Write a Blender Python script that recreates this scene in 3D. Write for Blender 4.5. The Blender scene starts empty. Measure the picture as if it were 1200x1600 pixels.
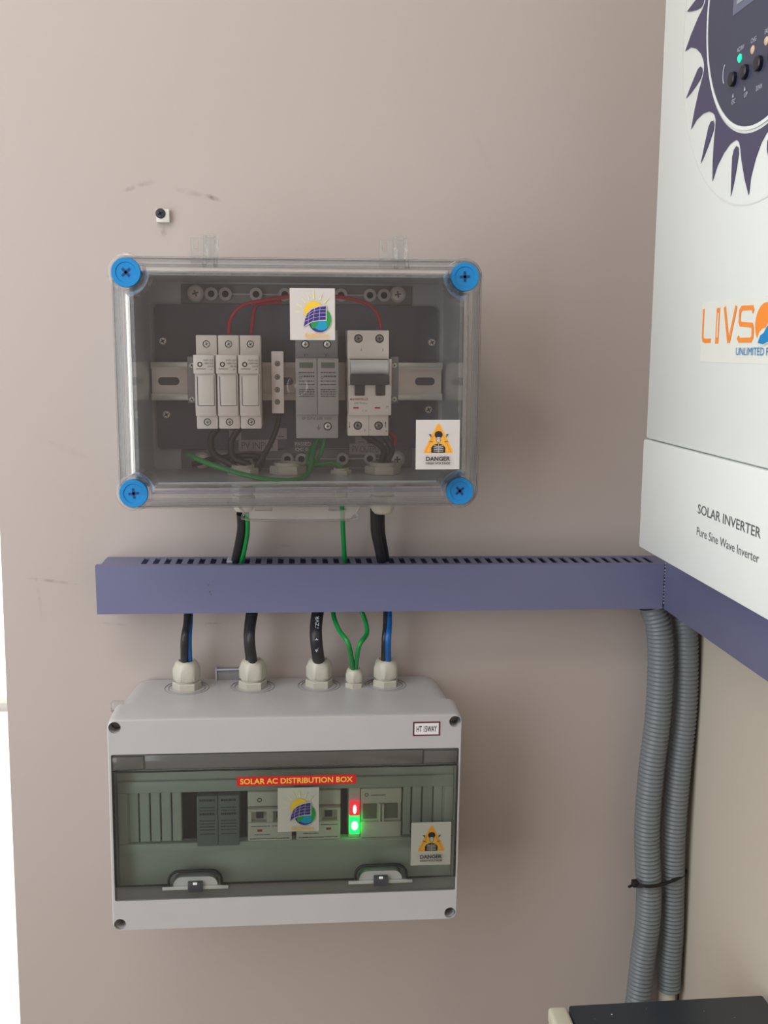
import bpy, bmesh, math, random
from mathutils import Vector, Matrix
random.seed(7)
PI = math.pi
H = 1.45                                   # camera height above the floor; everything is lifted by H at the end
sc = bpy.context.scene
COL = sc.collection

# ------------------------------------------------------------------ camera
F = 1600.0
dv = Vector((-145, -257, F)).normalized()                    # room depth axis seen by the camera
vv = Vector((-40, (F*F + 145*40*1.0)/257, F)).normalized()  # room down axis
vv = (vv - dv*vv.dot(dv)).normalized()
xv = vv.cross(dv).normalized()
if xv.x < 0: xv = -xv
D = .935
def ray(px, py):
    r = Vector((px-600, py-800, F)); return Vector((r.dot(xv), r.dot(dv), -r.dot(vv)))
def at(px, py, y=None, X=None, z=None):
    r = ray(px, py)
    t = (D+y)/r.y if y is not None else (X/r.x if X is not None else z/r.z)
    return Vector((0, -D, 0)) + r*t
cam_d = bpy.data.cameras.new('camera'); cam = bpy.data.objects.new('camera', cam_d); COL.objects.link(cam)
cam_d.sensor_fit = 'VERTICAL'; cam_d.sensor_height = 36; cam_d.lens = 36*F/1600
cam_d.clip_start = .01
right = Vector((xv.x, dv.x, -vv.x)); down = Vector((xv.y, dv.y, -vv.y)); fwd = Vector((xv.z, dv.z, -vv.z))
m = Matrix((right, -down, -fwd)).transposed().to_4x4(); m.translation = Vector((0, -D, 0))
cam.matrix_world = m
sc.camera = cam

# ------------------------------------------------------------------ world, lights, exposure
w = bpy.data.worlds.new('world'); sc.world = w; w.use_nodes = True
w.node_tree.nodes['Background'].inputs[0].default_value = (1.0, .70, .56, 1)
w.node_tree.nodes['Background'].inputs[1].default_value = .36
def area(name, loc, target, sx, sy, power, col):
    l = bpy.data.lights.new(name, 'AREA'); l.shape = 'RECTANGLE'; l.size = sx; l.size_y = sy; l.energy = power; l.color = col
    o = bpy.data.objects.new(name, l); COL.objects.link(o); o.location = loc
    o.rotation_euler = (Vector(target)-Vector(loc)).to_track_quat('-Z', 'Y').to_euler()
    return o
area('window_light', (-.95, -.95, .04), (0.15, -.15, -.15), .95, 1.6, 16, (.88, .96, 1.0))
area('ceiling_lamp_light', (-.45, -.95, 1.08), (-.15, -.30, -.3), .9, .15, 6.5, (1.0, .95, .90))
vs = sc.view_settings
sc.display_settings.display_device = 'sRGB'
vs.view_transform = 'Standard'; vs.look = 'None'; vs.exposure = 0; vs.gamma = 1; vs.use_curve_mapping = False

# ------------------------------------------------------------------ materials
MATS = {}
def lin(c): return tuple(((v/255)/12.92 if v <= 10.3 else (((v/255)+.055)/1.055)**2.4) for v in c)
def mat(name, rgb, rough=.5, metal=0, var=.04, scale=40, bump=0, emit=None, es=0, spec=.5, srgb=True):
    if name in MATS: return MATS[name]
    m = bpy.data.materials.new(name); m.use_nodes = True; nt = m.node_tree; b = nt.nodes['Principled BSDF']
    c = lin(rgb) if srgb else rgb
    b.inputs['Roughness'].default_value = rough; b.inputs['Metallic'].default_value = metal
    b.inputs['Specular IOR Level'].default_value = spec
    tc = nt.nodes.new('ShaderNodeTexCoord'); n = nt.nodes.new('ShaderNodeTexNoise'); n.inputs['Scale'].default_value = scale; n.inputs['Detail'].default_value = 4
    nt.links.new(tc.outputs['Object'], n.inputs['Vector'])
    r = nt.nodes.new('ShaderNodeMix'); r.data_type = 'RGBA'
    r.inputs['A'].default_value = (*[v*(1-var) for v in c], 1); r.inputs['B'].default_value = (*[min(1, v*(1+var)) for v in c], 1)
    nt.links.new(n.outputs['Fac'], r.inputs['Factor']); nt.links.new(r.outputs['Result'], b.inputs['Base Color'])
    if bump:
        bp = nt.nodes.new('ShaderNodeBump'); bp.inputs['Strength'].default_value = bump; bp.inputs['Distance'].default_value = .0005
        n2 = nt.nodes.new('ShaderNodeTexNoise'); n2.inputs['Scale'].default_value = scale*6; nt.links.new(tc.outputs['Object'], n2.inputs['Vector'])
        nt.links.new(n2.outputs['Fac'], bp.inputs['Height']); nt.links.new(bp.outputs['Normal'], b.inputs['Normal'])
    if emit:
        b.inputs['Emission Color'].default_value = (*lin(emit), 1); b.inputs['Emission Strength'].default_value = es
    MATS[name] = m; return m
def clear(name, tint, rough=.03, white=0, ior=1.5):
    m = bpy.data.materials.new(name); m.use_nodes = True; nt = m.node_tree
    for n in list(nt.nodes):
        if n.type != 'OUTPUT_MATERIAL': nt.nodes.remove(n)
    out = [n for n in nt.nodes if n.type == 'OUTPUT_MATERIAL'][0]
    t = nt.nodes.new('ShaderNodeBsdfTransparent'); t.inputs[0].default_value = (*tint, 1)
    base = t.outputs[0]
    if white:
        d = nt.nodes.new('ShaderNodeBsdfDiffuse'); d.inputs[0].default_value = (.85, .85, .85, 1)
        mm = nt.nodes.new('ShaderNodeMixShader'); mm.inputs[0].default_value = white
        nt.links.new(base, mm.inputs[1]); nt.links.new(d.outputs[0], mm.inputs[2]); base = mm.outputs[0]
    g = nt.nodes.new('ShaderNodeBsdfGlossy'); g.inputs['Roughness'].default_value = rough
    fr = nt.nodes.new('ShaderNodeFresnel'); fr.inputs[0].default_value = ior
    mx = nt.nodes.new('ShaderNodeMixShader'); nt.links.new(fr.outputs[0], mx.inputs[0]); nt.links.new(base, mx.inputs[1]); nt.links.new(g.outputs[0], mx.inputs[2])
    nt.links.new(mx.outputs[0], out.inputs[0]); MATS[name] = m; return m
def wallmat(name, rgb, smudges=()):
    m = mat(name, rgb, .55, var=.025, scale=3, bump=.25); nt = m.node_tree; b = nt.nodes['Principled BSDF']
    src = b.inputs['Base Color'].links[0].from_socket
    tc = [n for n in nt.nodes if n.type == 'TEX_COORD'][0]
    def M(op, a, bb=None):
        n = nt.nodes.new('ShaderNodeMath'); n.operation = op
        for i, v in enumerate((a, bb)):
            if v is None: continue
            if isinstance(v, (int, float)): n.inputs[i].default_value = v
            else: nt.links.new(v, n.inputs[i])
        return n.outputs[0]
    total = None
    nz = nt.nodes.new('ShaderNodeTexNoise'); nz.inputs['Scale'].default_value = 140; nt.links.new(tc.outputs['Object'], nz.inputs['Vector'])
    for (x, z, ang, L, W, s) in smudges:         # scuff marks on the plaster
        mp = nt.nodes.new('ShaderNodeMapping'); mp.vector_type = 'TEXTURE'
        mp.inputs['Location'].default_value = (x, 0, z+H); mp.inputs['Rotation'].default_value = (0, ang, 0); mp.inputs['Scale'].default_value = (L, 1, W)
        nt.links.new(tc.outputs['Object'], mp.inputs['Vector'])
        sp = nt.nodes.new('ShaderNodeSeparateXYZ'); nt.links.new(mp.outputs[0], sp.inputs[0])
        d2 = M('ADD', M('MULTIPLY', sp.outputs[0], sp.outputs[0]), M('MULTIPLY', sp.outputs[2], sp.outputs[2]))
        k = M('MULTIPLY', M('MAXIMUM', M('SUBTRACT', 1, d2), 0), s)
        total = k if total is None else M('ADD', total, k)
    if total is not None:
        total = M('MULTIPLY', total, M('MAXIMUM', M('MULTIPLY', M('SUBTRACT', nz.outputs['Fac'], .35), 3.2), 0))
        total = M('MINIMUM', total, .8)
        mx = nt.nodes.new('ShaderNodeMix'); mx.data_type = 'RGBA'; nt.links.new(total, mx.inputs['Factor'])
        nt.links.new(src, mx.inputs['A']); mx.inputs['B'].default_value = (.17, .14, .13, 1)
        nt.links.new(mx.outputs['Result'], b.inputs['Base Color'])
    return m

pw = lambda px, py: at(px, py, y=0)
def sm(px, py, ang, L, W, s): p = pw(px, py); return (p.x, p.z, ang, L, W, s)
WALL = wallmat('plaster_paint', (182, 171, 166), [
    sm(208, 293, -.35, .011, .0025, .5), sm(225, 287, -.2, .012, .003, .25), sm(333, 309, .32, .008, .0025, .7), sm(305, 303, .2, .022, .003, .25),
    sm(256, 362, 0, .0035, .0055, .35), sm(82, 908, .15, .026, .0018, .45), sm(60, 925, 1.5, .03, .002, .25), sm(178, 975, .12, .014, .0012, .45),
    sm(328, 974, 0, .014, .0012, .4), sm(485, 390, 0, .02, .003, .1), sm(975, 940, 1.2, .012, .0015, .4), sm(100, 700, .4, .03, .004, .12),
    sm(760, 250, 1.1, .03, .003, .08), sm(440, 852, .1, .012, .0016, .3)])
WALL2 = wallmat('side_plaster_paint', (203, 193, 178))
CEIL = mat('ceiling_paint', (225, 222, 215), .7)
FLOOR = mat('floor_tile', (150, 135, 120), .35, scale=6, var=.12)
WHITEP = mat('white_frame_paint', (222, 218, 212), .4)
SKYGLASS = mat('frosted_daylit_glass', (235, 240, 235), .4, emit=(250, 255, 246), es=.85)
CLEAR = clear('clear_polycarbonate', (.985, .985, .985), .03, white=.015)
CLIP = clear('milky_clasp_plastic', (.95, .95, .95), .1, white=.15)
CLEARSIDE = clear('clear_polycarbonate_edge', (.92, .93, .94), .08, white=.12)
GLASSY = mat('clear_moulded_rib', (240, 240, 240), .07); GLASSY.node_tree.nodes['Principled BSDF'].inputs['Transmission Weight'].default_value = .92
_t = GLASSY.node_tree; _o = [n for n in _t.nodes if n.type == 'OUTPUT_MATERIAL'][0]; _x = _t.nodes.new('ShaderNodeMixShader'); _x.inputs[0].default_value = .5
_t.links.new(_t.nodes['Principled BSDF'].outputs[0], _x.inputs[1]); _t.links.new(_t.nodes.new('ShaderNodeBsdfTransparent').outputs[0], _x.inputs[2]); _t.links.new(_x.outputs[0], _o.inputs[0])
SMOKE = clear('smoked_polycarbonate', (.88, .93, .90), .05, white=.02)
SMOKE2 = clear('smoked_polycarbonate_frame', (.74, .75, .73), .12, white=.08)
GREYBASE = mat('grey_enclosure_plastic', (190, 198, 204), .2)
BOSS = mat('pale_ring_boss', (196, 194, 196), .35)
PLATE = mat('slate_mounting_plate', (94, 103, 116), .35, var=.1)
RIB = mat('grey_moulded_rib', (140, 140, 142), .35)
BLUE = mat('blue_cap_plastic', (22, 132, 200), .35)
BLUED = mat('dark_blue_recess', (10, 60, 120), .5)
STEEL = mat('zinc_steel', (226, 228, 224), .34, metal=.55, var=.08)
STEELD = mat('dark_screw_steel', (150, 146, 144), .35, metal=.5)
HOLE = mat('dark_recess', (22, 20, 22), .7)
IVORY = mat('ivory_module_plastic', (236, 228, 224), .4)
IVORY2 = mat('ivory_module_top', (222, 215, 208), .45)
WHITE = mat('white_module_plastic', (244, 239, 233), .35)
LEVER = mat('white_breaker_window', (246, 248, 252), .2)
BLACKP = mat('black_toggle_plastic', (58, 60, 66), .35)
SPDG = mat('grey_surge_plastic', (176, 174, 175), .45)
SPDD = mat('grey_surge_base', (128, 130, 134), .45)
LCDG = mat('green_grey_status_window', (100, 116, 108), .3)
BOX = mat('light_grey_box_plastic', (181, 180, 181), .28)
GLAND = mat('pale_gland_nylon', (192, 189, 176), .38)
BLACK = mat('black_cable_sheath', (38, 38, 42), .45)
CBLUE = mat('blue_cable_core', (14, 92, 168), .4)
GREEN = mat('green_earth_wire', (12, 135, 62), .4)
REDW = mat('red_wire', (190, 40, 62), .4)
DUCT = mat('blue_grey_duct_pvc', (106, 109, 142), .4, var=.03)
CONDUIT = mat('grey_corrugated_conduit', (118, 124, 128), .42)
INV = mat('white_inverter_enamel', (226, 231, 229), .35, var=.01)
NAVY = mat('navy_emblem_print', (70, 66, 96), .45)
NAVYP = mat('navy_control_panel', (58, 62, 84), .4)
PALE = mat('pale_print', (186, 190, 206), .5)
PAPER = mat('sticker_paper', (206, 201, 198), .45)
PAPERW = mat('white_label_paper', (226, 226, 226), .5)
INK = mat('black_print', (40, 36, 38), .6)
INKG = mat('grey_print', (92, 92, 96), .6)
ORANGE = mat('orange_print', (238, 140, 50), .5)
AMBER = mat('amber_print', (240, 176, 62), .5)
SUNY = mat('yellow_print', (240, 200, 56), .5)
SUNR = mat('pale_yellow_ray_print', (226, 220, 160), .5)
PANELB = mat('violet_blue_print', (62, 44, 128), .5)
GLOBE = mat('cyan_globe_print', (20, 150, 190), .5)
LANDG = mat('green_land_print', (34, 150, 66), .5)
GOLD = mat('gold_lettering_print', (232, 180, 70), .5)
REDL = mat('red_label_print', (190, 26, 34), .45)
REDP = mat('red_print', (190, 30, 44), .5)
MAROON = mat('maroon_border_print', (92, 34, 44), .5)
LOGOB = mat('blue_logo_print', (20, 130, 190), .5)
LEDR = mat('red_indicator_lens', (235, 40, 60), .3, emit=(255, 40, 60), es=1.0)
LEDRW = mat('red_lamp_core', (255, 230, 230), .3, emit=(255, 235, 230), es=2.2)
LEDG = mat('green_indicator_lens', (0, 220, 120), .3, emit=(0, 255, 80), es=3.5)
LEDGW = mat('green_lamp_core', (200, 255, 240), .3, emit=(190, 255, 235), es=4)
LEDT = mat('teal_status_led', (0, 230, 150), .3, emit=(0, 255, 160), es=1.1)
LEDA = mat('unlit_amber_led', (205, 180, 150), .4)
LCD = mat('lcd_glass', (150, 160, 165), .15)
CREAM = mat('cream_cabinet_enamel', (206, 204, 184), .4)
DARKTOP = mat('dark_cabinet_top', (44, 52, 60), .38, var=.1, scale=15)
PVC = mat('white_pvc_pipe', (205, 200, 188), .4)

# ------------------------------------------------------------------ mesh builder
class MB:
    def __init__(s): s.v = []; s.f = []; s.m = []; s.mats = []; s.sm = []
    def mi(s, m):
        if m not in s.mats: s.mats.append(m)
        return s.mats.index(m)
    def add(s, vs, fs, m, smooth=False):
        o = len(s.v); s.v += [Vector(v) for v in vs]; i = s.mi(m)
        for f in fs: s.f.append([o+k for k in f]); s.m.append(i); s.sm.append(smooth)
        return s
    def box(s, a, b, m, bev=0, seg=2):
        x0, x1 = sorted((a[0], b[0])); y0, y1 = sorted((a[1], b[1])); z0, z1 = sorted((a[2], b[2]))
        vs = [(x0,y0,z0),(x1,y0,z0),(x1,y1,z0),(x0,y1,z0),(x0,y0,z1),(x1,y0,z1),(x1,y1,z1),(x0,y1,z1)]
        fs = [(0,3,2,1),(4,5,6,7),(0,1,5,4),(1,2,6,5),(2,3,7,6),(3,0,4,7)]
        if not bev: return s.add(vs, fs, m)
        bm = bmesh.new(); bv = [bm.verts.new(v) for v in vs]
        for f in fs: bm.faces.new([bv[k] for k in f])
        bmesh.ops.bevel(bm, geom=bm.edges[:], offset=bev, segments=seg, profile=.5, affect='EDGES')
        return s.bm(bm, m, seg > 1)
    def bm(s, bm, m, smooth=False):
        bmesh.ops.recalc_face_normals(bm, faces=bm.faces[:])
        bm.verts.index_update()
        s.add([v.co.copy() for v in bm.verts], [[v.index for v in f.verts] for f in bm.faces], m, smooth); bm.free(); return s
    def loft(s, loops, m, cap0=True, cap1=True, smooth=True, closed=True):
        n = len(loops[0]); vs = [p for l in loops for p in l]; fs = []
        for k in range(len(loops)-1):
            for i in range(n if closed else n-1):
                j = (i+1) % n; fs.append((k*n+i, k*n+j, (k+1)*n+j, (k+1)*n+i))
        s.add(vs, fs, m, smooth)
        if cap0: s.add(loops[0], [list(range(n))[::-1]], m)
        if cap1: s.add(loops[-1], [list(range(n))], m)
        return s
    def lathe(s, c, axis, prof, m, n=24, cap=True, smooth=True, hexa=False):   # prof: (r, h) along axis
        ax = Vector(axis).normalized(); u = ax.orthogonal().normalized()
        if abs(ax.z) > .9: u = Vector((1, 0, 0))
        v = ax.cross(u); c = Vector(c)
        loops = [[c+ax*h+(u*math.cos(2*PI*i/n)+v*math.sin(2*PI*i/n))*r for i in range(n)] for r, h in prof]
        return s.loft(loops, m, cap, cap, smooth)
    def tube(s, pts, r, m, n=12, k=6, cap=True, rf=None):
        P = spline(pts, k); loops = []; up = None
        for i, p in enumerate(P):
            t = (P[min(i+1, len(P)-1)]-P[max(i-1, 0)]).normalized()
            if up is None: up = t.orthogonal().normalized()
            up = (up-t*up.dot(t)).normalized(); b = t.cross(up); rr = rf(i) if rf else r
            loops.append([p+(up*math.cos(2*PI*j/n)+b*math.sin(2*PI*j/n))*rr for j in range(n)])
        return s.loft(loops, m, cap, cap)
    def plate(s, outer, holes, frame, d0, d1, m, edge=None):
        # flat plate with holes; outer/holes are 2-D, frame = (origin, u, v, n)
        o, u, v, n = frame; bm = bmesh.new(); es = []
        for loop in [outer]+list(holes):
            bv = [bm.verts.new(o+u*p[0]+v*p[1]+n*d0) for p in loop]
            es += [bm.edges.new((bv[i], bv[(i+1) % len(bv)])) for i in range(len(bv))]
        bmesh.ops.triangle_fill(bm, use_beauty=True, use_dissolve=False, edges=es)
        if d1 != d0:
            r = bmesh.ops.extrude_face_region(bm, geom=bm.faces[:])
            bmesh.ops.translate(bm, vec=n*(d1-d0), verts=[g for g in r['geom'] if isinstance(g, bmesh.types.BMVert)])
        return s.bm(bm, m)
    def text(s, st, o, u, v, w, h, m, align='L', off=0.0, lift=0):
        t = textmesh(st, off); x0, x1, y0, y1, vs, fs = t
        sy = h/(y1-y0); sx = w/(x1-x0) if w else sy
        ox = {'L': 0, 'C': -(x1-x0)*sx/2, 'R': -(x1-x0)*sx}[align]
        o = Vector(o)
        return s.add([o+u*(ox+(p[0]-x0)*sx)+v*((p[1]-y0)*sy) for p in vs], fs, m)
    def poly(s, pts, frame, d, m):
        o, u, v, n = frame
        return s.plate(pts, [], frame, d, d, m)
    def build(s, name, parent=None, org=None, **props):
        me = bpy.data.meshes.new(name)
        o = Vector(org) if org is not None else (root_loc(parent) if parent else Vector((0, 0, 0)))
        me.from_pydata([v-o for v in s.v], [], s.f)
        for m in s.mats: me.materials.append(m)
        me.polygons.foreach_set('material_index', s.m); me.polygons.foreach_set('use_smooth', s.sm)
        me.update()
        ob = bpy.data.objects.new(name, me); COL.objects.link(ob)
        if any(s.sm):
            try: me.set_sharp_from_angle(angle=.7)
            except Exception: pass
        if parent: ob.parent = parent
        else: ob.location = o
        for k, val in props.items(): ob[k] = val
        return ob
def root_loc(o):
    while o.parent: o = o.parent
    return Vector(o['_org']) if '_org' in o else o.location.copy()
_tc = {}
def textmesh(st, off=0.0):
    if (st, off) in _tc: return _tc[(st, off)]
    cu = bpy.data.curves.new('t', 'FONT'); cu.body = st; cu.resolution_u = 3; cu.offset = off
    ob = bpy.data.objects.new('t', cu); COL.objects.link(ob)
    dg = bpy.context.evaluated_depsgraph_get(); me = bpy.data.meshes.new_from_object(ob.evaluated_get(dg))
    vs = [(v.co.x, v.co.y) for v in me.vertices]; fs = [list(p.vertices) for p in me.polygons]
    bpy.data.objects.remove(ob); bpy.data.meshes.remove(me); bpy.data.curves.remove(cu)
    xs = [p[0] for p in vs]; ys = [p[1] for p in vs]
    _tc[(st, off)] = (min(xs), max(xs), min(ys), max(ys), vs, fs); return _tc[(st, off)]
def spline(pts, k):
    P = [Vector(p) for p in pts]
    if k <= 1 or len(P) < 3: return P
    Q = [2*P[0]-P[1]]+P+[2*P[-1]-P[-2]]; out = []
    for i in range(1, len(Q)-2):
        a, b, c, d = Q[i-1:i+3]
        for j in range(k):
            t = j/k; out.append(.5*((2*b)+(c-a)*t+(2*a-5*b+4*c-d)*t*t+(-a+3*b-3*c+d)*t**3))
    out.append(P[-1]); return out
def circ(cx, cy, r, n=20, a0=0, a1=2*PI):
    full = abs(a1-a0-2*PI) < 1e-6; k = n if full else n+1
    return [(cx+r*math.cos(a0+(a1-a0)*i/n), cy+r*math.sin(a0+(a1-a0)*i/n)) for i in range(k)]
def rrect(x0, x1, y0, y1, r, n=6):
    x0, x1 = sorted((x0, x1)); y0, y1 = sorted((y0, y1))
    out = []
    for cx, cy, a in ((x1-r, y1-r, 0), (x0+r, y1-r, PI/2), (x0+r, y0+r, PI), (x1-r, y0+r, 1.5*PI)):
        out += circ(cx, cy, r, n, a, a+PI/2)
    return out
def rect(x0, x1, y0, y1): return [(x0, y0), (x1, y0), (x1, y1), (x0, y1)]
def FR(y, ox=0, oz=0): return (Vector((ox, y, oz)), Vector((1, 0, 0)), Vector((0, 0, 1)), Vector((0, -1, 0)))   # faces the room
UX, UZ = Vector((1, 0, 0)), Vector((0, 0, 1))
def thing(name, label, cat, loc, group=None, roty=0):
    o = bpy.data.objects.new(name, None); COL.objects.link(o); o.location = loc; o.empty_display_size = .02
    o['label'] = label; o['category'] = cat
    if group: o['group'] = group
    return o
def tag(o, label, cat, group=None, kind=None):
    if label: o['label'] = label
    if cat: o['category'] = cat
    if group: o['group'] = group
    if kind: o['kind'] = kind
    return o
def screw(mb, c, r, m=STEEL, slot=HOLE, ang=.3, axis=-1, depth=.0012):
    # cross-head screw facing the room (-y)
    c = Vector(c)
    mb.lathe(c, (0, -1, 0), [(r, 0), (r, depth*.4), (r*.8, depth), (0.0001, depth*1.15)], m, 16)
    for k in (0, 1):
        a = ang+k*PI/2; u = Vector((math.cos(a), 0, math.sin(a))); v = Vector((-math.sin(a), 0, math.cos(a)))
        p = c+Vector((0, -depth*1.25, 0)); L = r*.55; W = r*.13
        mb.add([p-u*L-v*W, p+u*L-v*W, p+u*L+v*W, p-u*L+v*W], [(0, 1, 2, 3)], slot)

# ------------------------------------------------------------------ the room
def struct(mb, name): o = mb.build(name); o['kind'] = 'structure'; return o
XR = .388
edge0, edge1 = -.2629, -.2698
# back wall: slab whose left end (door reveal) leans a hair as in the photo
m_ = MB()
zs = [1.15, -.16, -.65, -1.45]; xe = [-.2480, edge0, edge1, -.281]
fr = [Vector((xe[i], 0, zs[i])) for i in range(4)]
vs_ = fr+[Vector((XR+.12, 0, z)) for z in zs]; n_ = len(vs_)
vs_ += [v+Vector((0, .12, 0)) for v in vs_]
fs_ = []
for i in range(3):
    fs_ += [(i, i+1, 5+i, 4+i), (8+i, 12+i, 13+i, 9+i), (i, 8+i, 9+i, i+1), (4+i, 5+i, 13+i, 12+i)]
fs_ += [(0, 4, 12, 8), (3, 11, 15, 7)]
m_.add(vs_, fs_, WALL); struct(m_, 'wall_back')
struct(MB().box((XR, -2.6, -1.45), (XR+.12, 0, 1.15), WALL2), 'wall_right')
struct(MB().box((-1.7, -2.6, -1.55), (XR+.12, .3, -1.45), FLOOR), 'floor')
struct(MB().box((-1.7, -2.6, 1.15), (XR+.12, .3, 1.25), CEIL), 'ceiling')
# glazed opening beyond the left end of the wall
wn = MB(); wn.box((-1.5, .02, -1.45), (-1.44, .08, 1.15), WHITEP, .004)
zr = at(4, 1102, y=.03).z
wn.box((-1.44, .025, zr-.005), (-.25, .06, zr+.004), WHITEP, .001)
wn.box((-1.44, .02, -1.45), (-.25, .08, -1.39), WHITEP, .004); wn.box((-1.44, .02, 1.10), (-.25, .08, 1.15), WHITEP, .004)
wo = wn.build('window_1'); wo['kind'] = 'structure'
MB().box((-1.44, .045, zr), (-.25, .05, 1.10), SKYGLASS).build('pane', wo)
MB().box((-1.44, .045, -1.39), (-.25, .05, zr-.004), SKYGLASS).build('pane', wo)

# ------------------------------------------------------------------ PV enclosure (clear lid)
EX0, EX1, EZ0, EZ1 = -.1215, .1345, -.1088, .0556
caps = [(-.126, .0566, .75), (.1375, .0558, 0.05), (-.126, -.1151, .1), (.1361, -.1153, .7)]
enc = thing('combiner_enclosure', 'clear-lidded grey electrical enclosure with four blue corner caps, above the blue duct', 'enclosure', (.0065, 0, -.0266))
# grey base tray, open to the front
bx0, bx1, bz0, bz1 = EX0-.001, EX1+.001, EZ0+.001, EZ1
b = MB()
b.plate(rrect(bx0-.003, bx1+.003, bz0-.003, bz1+.003, .006), [], FR(0), .001, .014, GREYBASE)
b.plate(rrect(bx0-.003, bx1+.003, bz0-.003, bz1+.003, .006), [rrect(bx0, bx1, bz0, bz1, .004)], FR(0), .014, .103, GREYBASE)
b.build('base_tray', enc)
# moulded rib rows with ring bosses
for py, xs, z in ((459, (330, 352, 400, 445, 533, 578, 600), .0456), (718, (352, 400, 449, 471, 535, 578), -.0985)):
    b = MB(); c0, c1 = at(300, py, y=-.022), at(628, py, y=-.022)
    b.box((c0.x, -.0190, z-.0006), (c1.x, -.014, z+.0006), BOSS)
    b.box((c0.x-.01, -.0155, z-.0085), (c1.x+.01, -.014, z+.0085), RIB, .001)
    for px in xs:
        x = at(px, py, y=-.02).x
        b.plate(circ(x, z, .0056, 18), [circ(x, z, .0030, 12)], FR(0), .014, .021, BOSS)
        b.add([Vector((p[0], -.0192, p[1])) for p in circ(x, z, .0031, 12)], [range(12)], HOLE)
    b.build('moulded_rib', enc)
for px, py in ((305, 458), (622, 460), (315, 720), (621, 718)):
    c = at(px, py, y=-.022); b = MB(); b.lathe((c.x, -.014, c.z), (0, -1, 0), [(.0075, 0), (.0075, .005), (.0068, .006)], BOSS, 24)
    screw(b, (c.x, -.020, c.z), .0052, IVORY, INKG, random.random()); b.build('base_screw', enc)
pl = MB(); px0, pz1 = at(236, 471, y=-.02).x, at(236, 471, y=-.02).z
pl.plate(rrect(px0+.002, .1285, -.089, .0365, .004), [], FR(0), .0155, .0195, PLATE)
pl.build('mounting_plate', enc)
for px, py in ((254, 533), (260, 648), (675, 535), (670, 640)):
    c = at(px, py, y=-.022); b = MB(); screw(b, (c.x, -.0196, c.z), .0036, STEEL, INK, .5, depth=.002); b.build('plate_screw', enc)
# DIN rail
r0, r1 = at(237, 600, y=-.024).x, at(690, 600, y=-.024).x
rz1, rz0 = at(460, 566, y=-.024).z, at(460, 625, y=-.024).z
rail = MB(); zc = (rz0+rz1)/2; slots = []
x = at(246, 590, y=-.024).x
for k in range(7):
    for q in [0]:
        s0 = x+k*.0330
        if s0+.019 < r1: slots.append(rrect(s0, s0+.0185, zc-.0037, zc+.0033, .0034, 5))
slots[-1:] = [rrect(at(649, 592, y=-.024).x, at(680, 592, y=-.024).x, zc-.0037, zc+.0033, .0034, 5)]
rail.plate(rect(r0, r1, rz0+.005, rz1-.005), slots, FR(0), .0205, .0215, STEEL)
for za, zb in ((rz0, rz0+.0045), (rz1-.0045, rz1)):
    rail.box((r0, -.0295, za), (r1, -.0285, zb), STEEL, .0003)
for za in (rz0+.0045, rz1-.0055): rail.box((r0, -.0295, za), (r1, -.0205, za+.001), STEEL)
rail.build('din_rail', enc)
# lid: front pane with notched corners, side wall, flange, ridges
def notched(off=0, rn=.0200):
    X0, X1, Z0, Z1 = EX0-off, EX1+off, EZ0-off, EZ1+off; R = rn-off; out = []
    for (cx, cz), (sx, sz) in (((caps[1][0], caps[1][1]), (1, 1)), ((caps[0][0], caps[0][1]), (-1, 1)), ((caps[2][0], caps[2][1]), (-1, -1)), ((caps[3][0], caps[3][1]), (1, -1))):
        XX = X1 if sx > 0 else X0; ZZ = Z1 if sz > 0 else Z0
        a = (XX, cz-sz*math.sqrt(max(R*R-(XX-cx)**2, 1e-9))); c = (cx-sx*math.sqrt(max(R*R-(ZZ-cz)**2, 1e-9)), ZZ)
        a0 = math.atan2(a[1]-cz, a[0]-cx); a1 = math.atan2(c[1]-cz, c[0]-cx)
        if sx*sz > 0:      # going from side edge to top edge, clockwise around the cap
            while a1 > a0: a1 -= 2*PI
            seq = [a0+(a1-a0)*i/8 for i in range(9)]
        else:
            a0, a1 = a1, a0
            while a1 > a0: a1 -= 2*PI
            seq = [a0+(a1-a0)*i/8 for i in range(9)]
        out += [(cx+R*math.cos(t), cz+R*math.sin(t)) for t in seq]
    return out
N0, N1 = notched(0), notched(.0022)
lid = MB(); lid.plate(N0, [], FR(0), .1275, .1300, CLEAR)
lido = lid.build('lid_pane', enc); lido['label'] = 'clear front pane of the lid'
lo3 = lambda L, y: [Vector((p[0], -y, p[1])) for p in L]
sd = MB(); N2, N3 = notched(.0016), notched(.0062)
for_ = [lo3(N0, .1272), lo3(N0, .1300), lo3(N2, .1296), lo3(notched(.0036), .1262), lo3(N3, .113), lo3(N3, .107), lo3(N0, .107), lo3(N0, .1272)]
sd.loft(for_, GLASSY, False, False, False)
sd.build('lid_side_wall', enc)
sd = MB(); OUT = rrect(-.1375, .1515, -.1275, .0685, .012)
sd.plate(OUT, [N3], FR(0), .1040, .107, CLEARSIDE)
sd.plate(OUT, [rrect(-.1355, .1495, -.1255, .0665, .010)], FR(0), .088, .1040, CLEARSIDE)
sd.build('lid_rim', enc)
rd = MB()
def ring(L, y, r, k=1, n=8):
    P = [Vector((p[0], -y, p[1])) for p in L]; P = P+[P[0], P[1]]; rd.tube(P, r, GLASSY, n, 1, False)
ring(OUT, .1065, .0011); ring(rrect(-.1320, .1460, -.1215, .0628, .014), .1075, .0010)
ring(notched(.0068), .1075, .0010)
ring(OUT, .089, .0012)
for cx, cz, a in caps:
    rd.lathe((cx, -.1065, cz), (0, -1, 0), [(.0150, 0), (.0150, .003), (.0135, .004), (.0120, .004)], GLASSY, 24, False)
rd.build('lid_ridge', enc)['label'] = 'glossy moulded ridges of the clear lid'
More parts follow.
